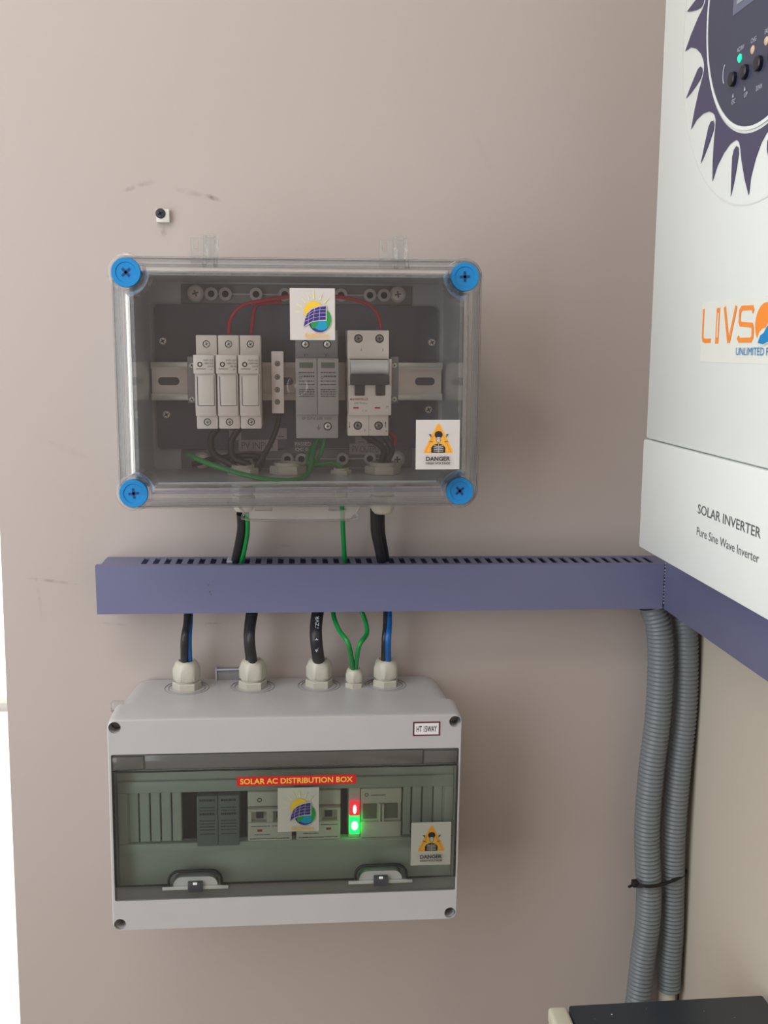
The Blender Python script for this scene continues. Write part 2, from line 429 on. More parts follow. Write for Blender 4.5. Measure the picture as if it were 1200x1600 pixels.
# central moulding bubble
b = MB(); c = at(465, 603, y=-.13)
b.lathe((c.x, -.1300, c.z), (0, -1, 0), [(.0086, 0), (.0084, .0006), (.0078, .0008), (.0072, .0004), (.003, .0002), (.0018, .0010), (.0002, .0012)], CLEAR, 28, False)
b.build('moulding_boss', enc)
for i, (cx, cz, a) in enumerate(caps):
    b = MB(); r = .0114
    b.lathe((cx, -.1065, cz), (0, -1, 0), [(r*.82, 0), (r*.82, .004), (r*.97, .0045), (r, .0055), (r, .0075), (r*.96, .0085), (r*.70, .0085), (r*.66, .0078), (.0001, .0078)], BLUE, 36)
    co = b.build('corner_cap', enc)
    s = MB()
    for k in (0, 1):
        t = a+k*PI/2; u = Vector((math.cos(t), 0, math.sin(t))); v = Vector((-math.sin(t), 0, math.cos(t))); p = Vector((cx, -.1146, cz)); L = r*.36; W = r*.085
        s.add([p-u*L-v*W, p+u*L-v*W, p+u*L+v*W, p-u*L+v*W], [(0, 1, 2, 3)], BLUED)
    s.build('cross_slot', co)
# hinge lugs and bottom clasp lip
for hx in (0, 1):
    b = MB(); q = lambda px, py: at(px+(0, 296)[hx], py+(0, 4)[hx], y=-.098)
    p0, p1 = q(297, 371), q(318, 412)
    h0, h1 = q(302, 374), q(309, 388); g0, g1 = q(304, 399), q(314, 403)
    b.plate(rect(p0.x, p1.x, p1.z, p0.z), [rect(h0.x, h1.x, h1.z, h0.z), rect(g0.x, g1.x, g1.z, g0.z)], FR(0), .092, .096, CLIP)
    for xx in (321, 338):
        t, e = q(xx, 368), q(xx, 416)
        b.tube([(t.x, -.096, t.z), (t.x, -.100, (t.z+e.z)/2), (e.x, -.108, e.z)], .0019, GLASSY, 10, 4)
    t, e = q(321, 368), q(338, 368)
    b.tube([(t.x, -.096, t.z), (e.x, -.096, e.z)], .0016, GLASSY, 10, 1)
    t, e = q(321, 412), q(338, 392)
    b.plate(rect(t.x, e.x, t.z, q(321, 370).z), [], FR(0), .095, .0958, CLEARSIDE)
    b.build('hinge_lug', enc)
C = lambda px, py: (lambda v: (v.x, v.z))(at(px, py, y=-.095))
b = MB()
out = [C(355, 786), C(371, 788), C(381, 801), C(392, 812), C(545, 812), C(556, 801), C(566, 788), C(605, 786), C(605, 780), C(355, 780)]
hol = [[C(399, 785), C(425, 785), C(425, 797), C(399, 797)], [C(513, 785), C(540, 785), C(540, 797), C(513, 797)]]
b.plate(out, hol, FR(0), .094, .0965, CLIP)
for hq in hol: b.tube([Vector((p[0], -.0966, p[1])) for p in hq+[hq[0]]], .0005, CLIP, 6, 1)
b.tube([Vector((p[0], -.0965, p[1])) for p in out[:8]], .0011, GLASSY, 8, 3)
b.build('clasp_lip', enc)
# nylon glands through the floor of the enclosure
def gland(parent, c, s, d, rot=0, name='cable_gland'):
    # c: where it meets the surface, s: across-flats radius, d=+1 up / -1 down (dome points that way)
    ax = Vector((0, 0, d)); c = Vector(c)
    def hexl(r, h): return [c+ax*h+Vector((math.cos(rot+PI/3*i), math.sin(rot+PI/3*i), 0))*r for i in range(6)]
    nut = MB(); nut.loft([hexl(s*1.02, 0), hexl(s*1.06, s*.04), hexl(s*1.06, s*.5), hexl(s*1.0, s*.56)], GLAND, True, True, False)
    nut.lathe(c, ax, [(s*.8, s*.5), (s*.8, s*.74)], GLAND, 24)
    no = nut.build(name, parent)
    dm = MB(); n = 36; L = []
    for r, h, k in ((1.0, .72, .2), (1.06, .80, 1), (1.06, 1.55, 1), (1.0, 1.72, .5), (.92, 1.95, 0), (.78, 2.13, 0), (.62, 2.18, 0), (.55, 2.10, 0), (.54, 1.7, 0)):
        lp = []
        for i in range(n):
            a = 2*PI*i/n; q = PI/6; da = ((a-rot) % (PI/3))-q; hx_ = math.cos(q)/math.cos(da)*1.0
            rr = r*((1-k)*.93+k*hx_); lp.append(c+ax*(h*s)+Vector((math.cos(a), math.sin(a), 0))*rr*s)
        L.append(lp)
    dm.loft(L, GLAND, True, False, True); dm.add(L[-1], [list(range(n))], HOLE)
    dm.build('dome_nut', no)
    return no
EF = EZ0+.001
nuts = []
for px, yy, s in ((380, -.055, .0125), (450, -.052, .0150), (533, -.060, .0085), (598, -.055, .0150)):
    x = at(px, 745, y=yy).x; b = MB(); c = Vector((x, yy, EF)); nuts.append(c)
    hl = lambda r, h: [c+Vector((math.cos(PI/3*i)*r, math.sin(PI/3*i)*r, h)) for i in range(6)]
    b.loft([hl(s, 0), hl(s*1.05, .0006), hl(s*1.05, s*.42), hl(s, s*.48)], GLAND, True, True, False)
    b.lathe(c, (0, 0, 1), [(s*.78, s*.4), (s*.78, s*.68), (s*.60, s*.68), (s*.60, s*.3)], GLAND, 28, False)
    b.add([c+Vector((math.cos(2*PI*i/20)*s*.62, math.sin(2*PI*i/20)*s*.62, s*.5)) for i in range(20)], [list(range(20))], HOLE)
    b.build('gland_locknut', enc)
for c, s in ((nuts[0], .0105), (nuts[3], .0120), (nuts[2], .006)):
    nk = MB(); nk.lathe((c.x, c.y, EF-.0042), (0, 0, -1), [(s*.8, 0), (s*.8, .0075)], GLAND, 24); nk.build('gland_thread', enc)
    gland(enc, (c.x, c.y, EF-.0110), s*.92, -1, .2)
# stickers on the pane
def dimmed_print(m):      # the same print in duller opaque colours; the smoked window's dimming is put into them
    nm = 'dimmed_'+m.name
    if nm in MATS: return MATS[nm]
    c = [n for n in m.node_tree.nodes if n.type == 'MIX'][0].inputs['A'].default_value
    return mat(nm, (c[0]*.52, c[1]*.56, c[2]*.50), .35, srgb=False)
def sun_sticker(parent, fr, x0, x1, z0, z1, name='logo_sticker', paper=PAPER, tr=lambda m: m):
    W, Hh = x1-x0, z1-z0; b = MB(); paper = tr(paper)
    b.plate(rect(x0, x1, z0, z1), [], fr, .0001, .0004, paper)
    T = lambda u, v: (x0+(u-150)/860*W, z1-(v-115)/990*Hh)      # sticker drawn in its own 860 x 990 grid
    k = [0]
    def pg(pts, m):
        k[0] += 1; b.poly([T(*p) for p in pts], fr, .0004+.00006*k[0], tr(m))
    for ang, l0, l1, wd in ((175, 280, 370, 26), (152, 270, 390, 30), (128, 270, 400, 30), (108, 280, 390, 26), (90, 290, 430, 40), (66, 290, 410, 30), (45, 290, 420, 34)):
        a = math.radians(ang); cx, cy = 605, 590; ux, uy = math.cos(a), -math.sin(a); nx, ny = -uy, ux
        pg([(cx+ux*(l0-20)-nx*wd*.5, cy+uy*(l0-20)-ny*wd*.5), (cx+ux*l1-nx*6, cy+uy*l1-ny*6), (cx+ux*l1+nx*6, cy+uy*l1+ny*6), (cx+ux*(l0-20)+nx*wd*.5, cy+uy*(l0-20)+ny*wd*.5)], SUNR)
    pg([(605+190*math.cos(t), 555-195*math.sin(t)) for t in [i*2*PI/36 for i in range(36)]], SUNY)
    pg([(720+222*math.cos(t), 735-225*math.sin(t)) for t in [i*2*PI/40 for i in range(40)]], PAPER)
    pg([(715+215*math.cos(t), 735-220*math.sin(t)) for t in [i*2*PI/40 for i in range(40)]], PANELB)
    pg([(745+160*math.cos(t), 770-150*math.sin(t)) for t in [i*2*PI/40 for i in range(40)]], GLOBE)
    pg([(850, 525), (905, 580), (932, 660), (935, 740), (910, 830), (865, 890), (850, 800), (835, 700), (830, 600)], LANDG)
    pg([(545, 790), (640, 755), (690, 750), (660, 820), (620, 880), (570, 880)], LANDG)
    pg([(395, 870), (430, 700), (470, 590), (560, 500), (700, 445), (850, 440), (850, 735), (700, 740), (580, 760), (480, 815)], PAPER)
    pg([(408, 850), (440, 700), (480, 600), (570, 520), (700, 470), (835, 455), (832, 715), (700, 722), (575, 745), (470, 800)], PANELB)
    for pts in ([(722, 470), (728, 470), (712, 722), (704, 722)], [(618, 500), (625, 498), (592, 742), (584, 744)], [(520, 560), (526, 556), (498, 780), (490, 784)],
                [(832, 580), (832, 587), (700, 592), (580, 618), (450, 690), (450, 682), (580, 610), (700, 584)], [(832, 650), (832, 656), (700, 662), (575, 688), (440, 750), (440, 742), (575, 680), (700, 655)],
                [(832, 515), (832, 521), (700, 530), (590, 556), (480, 630), (480, 622), (590, 548), (700, 522)]):
        pg(pts, PALE)
    o, u, v, n = fr
    p = T(430, 1058); q = T(885, 975)
    b.text('SuRCLe', o+u*p[0]+v*p[1]+n*.0022, u, v, q[0]-p[0], q[1]-p[1], tr(GOLD), off=.02)
    return b.build(name, parent)
def danger_sticker(parent, fr, x0, x1, z0, z1, tr=lambda m: m):
    W, Hh = x1-x0, z1-z0; b = MB(); b.plate(rect(x0, x1, z0, z1), [], fr, .0001, .0004, tr(PAPER))
    T = lambda u, v: (x0+(u-60)/440*W, z1-(v-608)/500*Hh); k = [0]
    def pg(pts, m): k[0] += 1; b.poly([T(*p) for p in pts], fr, .0004+.00004*k[0], tr(m))
    pg([(270, 655), (287, 645), (303, 655), (434, 925), (430, 945), (142, 945), (137, 925)], AMBER)
    pg([(287, 662), (290, 668), (418, 935), (150, 935)], ORANGE); pg([(287, 676), (405, 928), (165, 928)], AMBER)
    pg([(215, 940), (213, 890), (235, 860), (285, 845), (335, 860), (357, 890), (355, 940)], INK)
    pg([(287+40*math.cos(i*PI/10), 758-38*math.sin(i*PI/10)) for i in range(20)], INK)
    pg([(262, 790), (266, 765), (306, 765), (311, 790), (311, 812), (298, 836), (276, 836), (262, 812)], INK)
    pg([(265, 795), (272, 782), (302, 782), (308, 795), (306, 812), (297, 834), (278, 834), (268, 812)], PAPER)
    for ex in (277, 297): pg([(ex+5*math.cos(i*PI/4), 800+6*math.sin(i*PI/4)) for i in range(8)], INK)
    pg([(280, 822), (294, 822), (294, 825), (280, 825)], INK)
    for i, zz in enumerate((872, 888, 904, 920)):
        for sgn in (-1, 1):
            pg([(287+sgn*6, zz), (287+sgn*48, zz-8+i*2), (287+sgn*50, zz-2+i*2), (287+sgn*6, zz+7)], PAPER)
    pg([(284, 850), (290, 850), (290, 935), (284, 935)], PAPER)
    for sgn in (-1, 1):
        for pts in ([(45, 812), (78, 780), (70, 776), (100, 750), (74, 768), (82, 774), (52, 806)], [(98, 750), (72, 756), (84, 766)], [(58, 834), (96, 822), (106, 826), (84, 812), (92, 818), (56, 828)]):
            pg([(287+sgn*u, v) for u, v in pts], INK)
    o, u, v, n = fr
    for st, a, c, off in (('DANGER', (160, 1020), (402, 976), .03), ('HIGH VOLTAGE', (160, 1056), (405, 1034), .03)):
        p, q = T(*a), T(*c); b.text(st, o+u*p[0]+v*p[1]+n*.0022, u, v, q[0]-p[0], q[1]-p[1], INK, off=off)
    return b.build('danger_sticker', parent)
FP = FR(-.1301)
e2 = lambda px, py, y=-.1302: (at(px, py, y=y).x, at(px, py, y=y).z)
(a0, c1), (a1, c0) = e2(452.5, 450), e2(523.5, 531.5)
sun_sticker(enc, FP, a0, a1, c0, c1)
(a0, c1), (a1, c0) = e2(650, 656), e2(717.5, 733)
danger_sticker(enc, FP, a0, a1, c0, c1)
# small paper labels on the mounting plate
def plabel(px0, py0, px1, py1, txt, m=PAPERW, ink=INK, yy=-.0206, name='paper_label', parent=enc, hh=.62):
    p, q = at(px0, py1, y=yy), at(px1, py0, y=yy); b = MB(); b.plate(rect(p.x, q.x, p.z, q.z), [], FR(yy), 0, .0003, m)
    Wd, Ht = q.x-p.x, q.z-p.z
    for i, t in enumerate(txt):
        h = Ht*hh/len(txt); n = len(txt)
        b.text(t, Vector(((p.x+q.x)/2, yy-.0005, p.z+Ht*(n-1-i)/n+(Ht/n-h)/2)), UX, UZ, Wd*(.84 if len(t) > 1 else .5), h if t != '-' else h*.12, ink, 'C')
        if t == '-': pass
    return b.build(name, parent)
LB = mat('pale_plate_label', (176, 166, 170), .5)
plabel(358, 671, 377, 688, ['+'], LB, INKG); plabel(430, 669, 448, 686, ['-'], LB, INK)
plabel(373, 687, 434, 705, ['PV INPUT'], LB, INKG); plabel(546, 693, 602, 710, ['PV OUTPUT'], LB, INKG); plabel(555, 682, 574, 693, ['-'], LB, INK)
plabel(459, 689, 488, 707, ['PASSED', 'QC 04'], mat('olive_pass_label', (112, 118, 112), .5), PAPERW, yy=-.0212)

# ------------------------------------------------------------------ modules in the enclosure
def lines(b, x0, x1, z, h, y, m, seed=0):
    R_ = random.Random(seed); x = x0
    while x < x1:
        l = R_.uniform(.0006, .0022); b.box((x, y, z), (min(x+l, x1), y-.0001, z+h), m); x += l+.0004
def fuse_holder():
    t = thing('fuse_holder', '', 'fuse holder', (0, -.0295, 0), 'three ivory fuse holders on the rail')
    W = .0172; Y = -.078
    Zt, Z1, Z2, Zb = .0375, .0215, -.0285, -.0395
    b = MB(); b.box((-W/2, -.0295, Z1-.002), (W/2, -.0660, Zt), IVORY2, .0006); b.box((-W/2, -.0295, Zb+.0003), (W/2, -.0690, Z1), IVORY, .0006)
    b.box((-W/2, -.066, Zb), (W/2, -.0735, Z2+.002), IVORY, .0006)
    b.build('body', t)
    d = MB(); d.box((-W/2-.0008, -.066, .0062), (W/2-.0012, -.0855, Z1), WHITE, .0008)
    d.box((-W/2-.0002, -.066, Z2), (W/2-.0006, -.0810, .0066), IVORY, .0008)
    d.box((-W*.36, -.0808, -.0195), (W*.38, -.0818, .0050), WHITE, .0003)
    for q in (rect(-W*.39, W*.41, -.0200, -.0195), rect(W*.385, W*.41, -.0195, .005), rect(-W*.41, -W*.375, -.0195, .004)): d.plate(q, [], FR(0), .0809, .0812, INKG)
    dr = d.build('fuse_drawer', t)
    p = MB(); fr = FR(-.0856)
    p.plate(circ(-.0040, .0138, .0021, 18), [circ(-.0040, .0138, .0012, 12)], fr, 0, .0001, INK)
    for st, z, x, wd in (('WSPV-32D', .0164, .0068, .0082), ('1000V-32A', .0140, .0068, .0072), ('10X38', .0116, .0068, .0045)):
        p.text(st, Vector((x, -.0858, z)), UX, UZ, wd, .0014, INKG, 'R')
    p.plate(rect(-.0072, .0006, .0100, .0104), [], fr, 0, .0001, INK); p.plate([(.0026, .0094), (.0046, .0096), (.006, .0108), (.0052, .0098), (.0066, .0096)], [], fr, 0, .0001, INK)
    p.build('front_print', dr)
    for z, y in ((.0302, -.0661), (-.0338, -.0736)):
        s = MB(); s.lathe((0, y, z), (0, -1, 0), [(.0030, 0), (.0030, .0002)], HOLE, 18); screw(s, (0.0002, y-.0001, z), .0024, STEEL, INK, random.random(), depth=.0008); s.build('terminal_screw', t)
    return t
def copy_tree(o, parent=None):
    c = o.copy(); COL.objects.link(c); c.parent = parent
    for ch in [x for x in bpy.data.objects if x.parent == o]: copy_tree(ch, c)
    return c
fh = fuse_holder(); zc_f = (at(355, 522, y=-.066).z+at(355, 668, y=-.074).z)/2
fls = ['leftmost ivory fuse holder of the three, next to the bare left end of the rail', 'middle ivory fuse holder between two identical ones', 'rightmost ivory fuse holder, next to the narrow screw terminal strip']
prev = None
for i, px in enumerate((321.5, 356.5, 391)):
    o = fh if i == 0 else copy_tree(fh)
    o.location = (at(px, 600, y=-.081).x, -.0295, zc_f); o['label'] = fls[i]
# narrow screw terminal strip
tb = thing('terminal_block', 'narrow white strip with four screw holes beside the fuse holders', 'terminal', (0, -.0295, 0))
p, q = at(425, 646, y=-.06), at(443, 549, y=-.06); tb.location = ((p.x+q.x)/2, -.0295, (p.z+q.z)/2)
b = MB(); b.box((p.x, -.0295, p.z), (q.x, -.060, q.z), IVORY, .0006); b.build('body', tb)
for py in (568, 589, 609, 628):
    c = at(433.5, py, y=-.06); s = MB(); s.plate(circ(c.x, c.z, .0023, 16), [], FR(-.06), .0001, .0002, HOLE)
    screw(s, (c.x, -.0602, c.z), .0019, STEELD, INK, 1.0, depth=.0003); s.build('terminal_screw', tb)
# surge protector
sp = thing('surge_protector', 'grey two-pole surge protector partly behind the sun logo sticker in the clear enclosure', 'surge protector', (0, -.0295, 0))
P = lambda px, py, y: at(px, py, y=y)
x0, x1 = P(462, 600, -.075).x, P(529, 600, -.075).x; sp.location = ((x0+x1)/2, -.0295, P(500, 600, -.075).z)
zt, z1, z2, zb = P(495, 515, -.065).z, P(495, 560, -.075).z, P(495, 648, -.075).z, P(495, 685, -.068).z
b = MB(); b.box((x0, -.0295, z1-.003), (x1, -.065, zt), SPDD, .0008); b.box((x0, -.0295, zb), (x1, -.068, z2+.003), SPDG, .0008); b.box((x0, -.0295, z2), (x1, -.060, z1), SPDG); b.build('base', sp)
xm = (x0+x1)/2
for k, (u0, u1) in enumerate(((x0, xm-.0002), (xm+.0002, x1))):
    b = MB(); b.box((u0, -.055, z2), (u1, -.0765, z1), SPDG, .0006); c = b.build('plug_cartridge', sp)
    p_ = MB(); wq = u1-u0; h_ = z1-z2; fr = FR(-.0766)
    p_.plate(rect(u0+wq*.18, u1-wq*.18, z1-h_*.17, z1-h_*.07), [], fr, 0, .0001, LCDG)
    for j, fz in enumerate((.26, .33, .41, .47, .56, .60, .64, .68)):
        lines(p_, u0+wq*(.15 if j != 1 else .3), u1-wq*.12, z1-h_*fz, h_*(.02 if j != 1 else .03), -.0766, INKG, k*20+j)
    p_.plate(circ(u0+wq*.22, z1-h_*.335, .0012, 12), [circ(u0+wq*.22, z1-h_*.335, .0008, 10)], fr, 0, .0001, INKG)
    p_.build('front_print', c)
b = MB(); b.text('V+', (P(474, 557, -.0651)), UX, UZ, .0042, .0026, INK); b.text('V-', (P(507, 557, -.0651)), UX, UZ, .004, .0026, INK)
b.text('SP D7 8 600 100S', P(472, 656, -.0681), UX, UZ, .0250, .0020, INKG)
g = P(498, 668, -.0681)
for k, wd in enumerate((.0030, .0019, .0008)): b.box((g.x-wd/2*1.2, -.0681, g.z-k*.0008), (g.x+wd/2*1.2, -.0682, g.z-k*.0008-.0003), INK)
b.box((g.x-.0002, -.0681, g.z), (g.x+.0002, -.0682, g.z+.0022), INK); b.build('base_print', sp)
for px, py, y in ((477, 538, -.065), (511, 538, -.065), (512, 666, -.068)):
    c = P(px, py, y); s = MB(); s.plate(circ(c.x, c.z, .0035, 20), [], FR(y), .0001, .0002, HOLE); screw(s, (c.x, y-.0002, c.z), .0026, STEEL, INK, random.random(), depth=.0006); s.build('terminal_screw', sp)
# two-pole breaker
cb = thing('circuit_breaker', 'white two-pole breaker with black linked toggle in the clear enclosure', 'circuit breaker', (0, -.0295, 0))
x0, x1 = P(544, 600, -.078).x, P(610.5, 600, -.078).x; cb.location = ((x0+x1)/2, -.0295, P(577, 600, -.078).z)
zt, z1, z2, zb = P(577, 516, -.068).z, P(577, 561, -.078).z, P(577, 649, -.078).z, P(577, 681, -.070).z
b = MB(); b.box((x0, -.0295, z1-.003), (x1-.0006, -.068, zt), WHITE, .0007); b.box((x0, -.0295, zb), (x1-.001, -.070, z2+.003), WHITE, .0007)
b.box((x0+.0002, -.0295, z2), (x1+.0006, -.078, P(577, 618, -.078).z), WHITE, .0007); b.box((x0, -.0295, z2), (x1, -.068, z1), WHITE)
for (a_, c_) in ((x0+.0002, P(554, 600, -.078).x), (P(570, 600, -.078).x, P(587, 600, -.078).x), (P(602, 600, -.078).x, x1+.0006)):
    b.box((a_, -.066, P(577, 619, -.078).z), (c_, -.078, P(577, 601, -.078).z), WHITE)
b.box((x0+.0002, -.066, P(577, 602, -.078).z), (x0+.0016, -.078, z1), WHITE); b.box((x1-.001, -.066, P(577, 602, -.078).z), (x1+.0006, -.078, z1), WHITE)
b.build('body', cb)
b = MB(); p, q = P(548, 587, -.083), P(607, 562, -.083)
cyl_l = []
for i in range(9):
    t = PI*(.12+.76*i/8); r = (q.z-p.z)/2*1.05; cyl_l.append((-.0715-.0125*math.sin(t), (p.z+q.z)/2+r*math.cos(t)))
L0 = [Vector((p.x, a_, c_)) for a_, c_ in cyl_l]; L1 = [Vector((q.x, a_, c_)) for a_, c_ in cyl_l]
b.loft([L0, L1], LEVER, True, True, True); b.build('marking_window', cb)
b = MB(); p, q = P(548, 602, -.086), P(606, 586, -.086); b.box((p.x, -.072, p.z), (q.x, -.086, q.z), BLACKP, .0008)
for a_, c_ in ((554, 569), (587, 601)):
    b.box((P(a_, 600, -.079).x, -.062, P(577, 616, -.079).z), (P(c_, 600, -.079).x, -.080, q.z-.004), BLACKP, .0005)
b.build('toggle', cb)
b = MB()
b.text('HAVELLS', P(554, 625.5, -.0781), UX, UZ, .0112, .0020, REDP, off=.02)
b.text('DCTI-Cu', P(554, 631.5, -.0781), UX, UZ, .0105, .0015, INK)
b.plate([(P(546.5, 622, -.078).x+dx, P(546.5, 624, -.078).z+dz) for dx, dz in ((0, 0), (.0016, .0013), (.0016, -.0013))], [], FR(-.078), .0001, .0001, REDP)
b.plate([(P(552.5, 622, -.078).x+dx, P(546.5, 624, -.078).z+dz) for dx, dz in ((0, .0012), (-.0012, 0), (0, -.0012))], [], FR(-.078), .0001, .0001, REDP)
for a_ in (552, 585.5): b.box((P(a_, 637, -.0781).x, -.0781, P(a_, 638.5, -.0781).z), (P(a_+8.5, 637, -.0781).x, -.0783, P(a_, 636, -.0781).z), REDP)
b.text('2P', P(603, 637, -.0781), UX, UZ, .0022, .0014, INKG); b.text('C 16', P(566, 643, -.0781), UX, UZ, .004, .0013, INKG)
b.text('1', P(564, 548.5, -.0681), UX, UZ, .0005, .0020, INKG); b.text('3', P(597, 548.5, -.0681), UX, UZ, .0011, .0020, INKG)
for px in (546, 602.5):
    c = P(px, 664, -.0701); b.box((c.x-.0002, -.0701, c.z-.002), (c.x+.0002, -.0702, c.z+.0024), INK)
    sg = -1 if px < 560 else 1; zz = c.z+(sg*.0024 if sg > 0 else -.002)
    b.add([Vector((c.x-.0007, -.0703, zz-sg*.0009)), Vector((c.x+.0007, -.0703, zz-sg*.0009)), Vector((c.x, -.0703, zz+sg*.0005))], [(0, 1, 2)], INK)
b.text('2', P(569, 674, -.0701), UX, UZ, .0011, .0018, INK); b.text('4', P(602, 675, -.0701), UX, UZ, .0011, .0016, INK); b.text('-', P(577.5, 672, -.0701), UX, UZ, .0010, .0003, INK)
xm = (x0+x1)/2; b.box((xm-.0001, -.0700, zb), (xm+.0001, -.0702, z2), INKG)
b.build('front_print', cb)
for px, py, y in ((560, 529, -.068), (593, 529, -.068), (559, 665, -.070), (591.5, 665, -.070)):
    c = P(px, py, y); s = MB(); s.plate(circ(c.x, c.z, .0036, 20), [], FR(y), .0001, .0002, HOLE); screw(s, (c.x, y-.0002, c.z), .0027, STEELD, INK, random.random(), depth=.0006); s.build('terminal_screw', cb)
# rail end stops
for i, (px, lab) in enumerate(((300, 'small grey end stop clipped on the rail left of the fuse holders'), (616, 'small grey end stop clipped on the rail right of the white breaker'))):
    c = P(px, 600, -.05); t = thing('rail_end_stop', lab, 'end stop', (c.x, -.0295, c.z), 'rail end stops')
    b = MB(); b.box((c.x-.0035, -.0295, P(px, 630, -.05).z), (c.x+.0035, -.052, P(px, 557, -.05).z), RIB, .0010); b.build('body', t)
    for py in (571, 624):
        k = P(px, py, -.052); s = MB(); screw(s, (k.x, -.052, k.z), .0024, STEEL, INK, .4); s.build('clamp_screw', t)

# ------------------------------------------------------------------ wires and cables
def wire(name, label, pts, r, m, cat='cable', group=None, k=8):
    b = MB(); b.tube(pts, r, m, 12, k); o = b.build(name, org=Vector(pts[0])); return tag(o, label, cat, group)
def W3(*a): return [at(px, py, y=y) for px, py, y in a]
wire('red_wire', 'long red wire arching behind the sun sticker from fuse holders to the white breaker', W3((358, 522, -.050), (360, 500, -.045), (378, 478, -.045), (420, 468, -.045), (470, 462, -.045), (530, 464, -.045), (572, 474, -.045), (590, 492, -.048), (596, 516, -.052)), .0016, REDW, 'wire')
wire('red_wire', 'short red wire rising behind the rightmost fuse holder', W3((393, 522, -.050), (395, 500, -.042), (399, 480, -.038), (410, 474, -.036), (440, 472, -.036)), .0016, REDW, 'wire')
wire('green_wire', 'green earth wire looping low along the enclosure floor', W3((294, 710, -.060), (310, 718, -.075), (345, 731, -.090), (400, 746, -.100), (450, 751, -.100), (478, 743, -.09), (487, 725, -.07), (490, 700, -.055), (497, 684, -.05)), .0021, GREEN, 'wire')
wire('green_wire', 'green earth wire from the small floor gland up to the grey surge protector', W3((534, 742, -.060), (532, 730, -.060), (518, 723, -.058), (495, 726, -.058), (481, 722, -.055), (484, 704, -.05), (503, 684, -.048)), .0018, GREEN, 'wire')
wire('green_wire', 'short green wire hanging almost straight under the grey surge protector', W3((508, 684, -.05), (504, 700, -.052), (497, 716, -.055), (488, 728, -.058)), .0018, GREEN, 'wire')
wire('black_wire', 'dark wire dropping from the narrow terminal strip', W3((436, 640, -.045), (434, 662, -.045), (424, 690, -.048), (408, 718, -.052), (388, 745, -.055)), .0024, BLACK, 'wire')
wire('black_wire', 'outer dark wire curling on the enclosure floor under the fuse holders', W3((345, 664, -.05), (330, 684, -.045), (335, 710, -.045), (365, 728, -.05), (382, 746, -.055)), .0030, BLACK, 'wire')
wire('black_wire', 'inner dark wire curling on the enclosure floor under the fuse holders', W3((377, 664, -.05), (362, 690, -.045), (366, 716, -.045), (388, 726, -.050), (391, 746, -.055)), .0028, BLACK, 'wire')
wire('black_wire', 'dark wire on the enclosure floor behind the green loop, left part', W3((300, 726, -.04), (340, 716, -.035), (390, 712, -.036), (410, 716, -.045), (402, 735, -.05)), .0026, BLACK, 'wire')
wire('black_wire', 'dark wire from the big right floor gland to the left pole of the white breaker', W3((590, 744, -.055), (596, 722, -.055), (598, 700, -.05), (566, 678, -.048)), .0028, BLACK, 'wire')
wire('black_wire', 'dark wire from the big right floor gland to the right pole of the white breaker', W3((600, 744, -.055), (606, 720, -.055), (612, 700, -.05), (598, 678, -.048)), .0028, BLACK, 'wire')
wire('red_wire', 'red wire end beside the dark wires under the white breaker', W3((606, 722, -.05), (614, 700, -.045), (616, 684, -.042), (604, 672, -.04)), .0018, REDW, 'wire')
YD = -.024
wire('black_cable', 'black cable leaving the left gland of the clear enclosure down into the duct', W3((377, 802, -.055), (378, 825, -.048), (374, 850, -.036), (367, 884, YD)), .0043, BLACK)
wire('green_wire', 'green wire hugging the black cable above the duct', W3((386, 802, -.060), (387, 826, -.054), (384, 850, -.043), (376, 884, YD-.004)), .0020, GREEN, 'wire')
wire('green_wire', 'single green wire hanging straight from the enclosure into the duct', W3((533, 784, -.060), (535, 800, -.056), (536, 830, -.044), (539, 884, YD)), .0021, GREEN, 'wire')
wire('black_cable', 'front black cable of the pair entering the duct beside the single green wire', W3((586, 796, -.055), (587, 830, -.046), (592, 855, -.035), (598, 886, YD)), .0044, BLACK)
wire('black_cable', 'rear black cable of the pair entering the duct, half hidden', W3((594, 796, -.050), (595, 830, -.038), (599, 855, -.028), (604, 886, YD+.004)), .0040, BLACK)

# ------------------------------------------------------------------ ducts
zu, zd = -.1885, -.2325
YF = -.045
tl, tr, bl, br = at(148.5, 884, y=YF), at(1038, 881, y=YF), at(150, 960, y=YF), at(1038, 951, y=YF)
d1 = thing('wiring_duct', 'long horizontal blue-grey slotted wiring duct between the two boxes', 'duct', (.08, 0, (tl.z+bl.z)/2))
XJ = tr.x
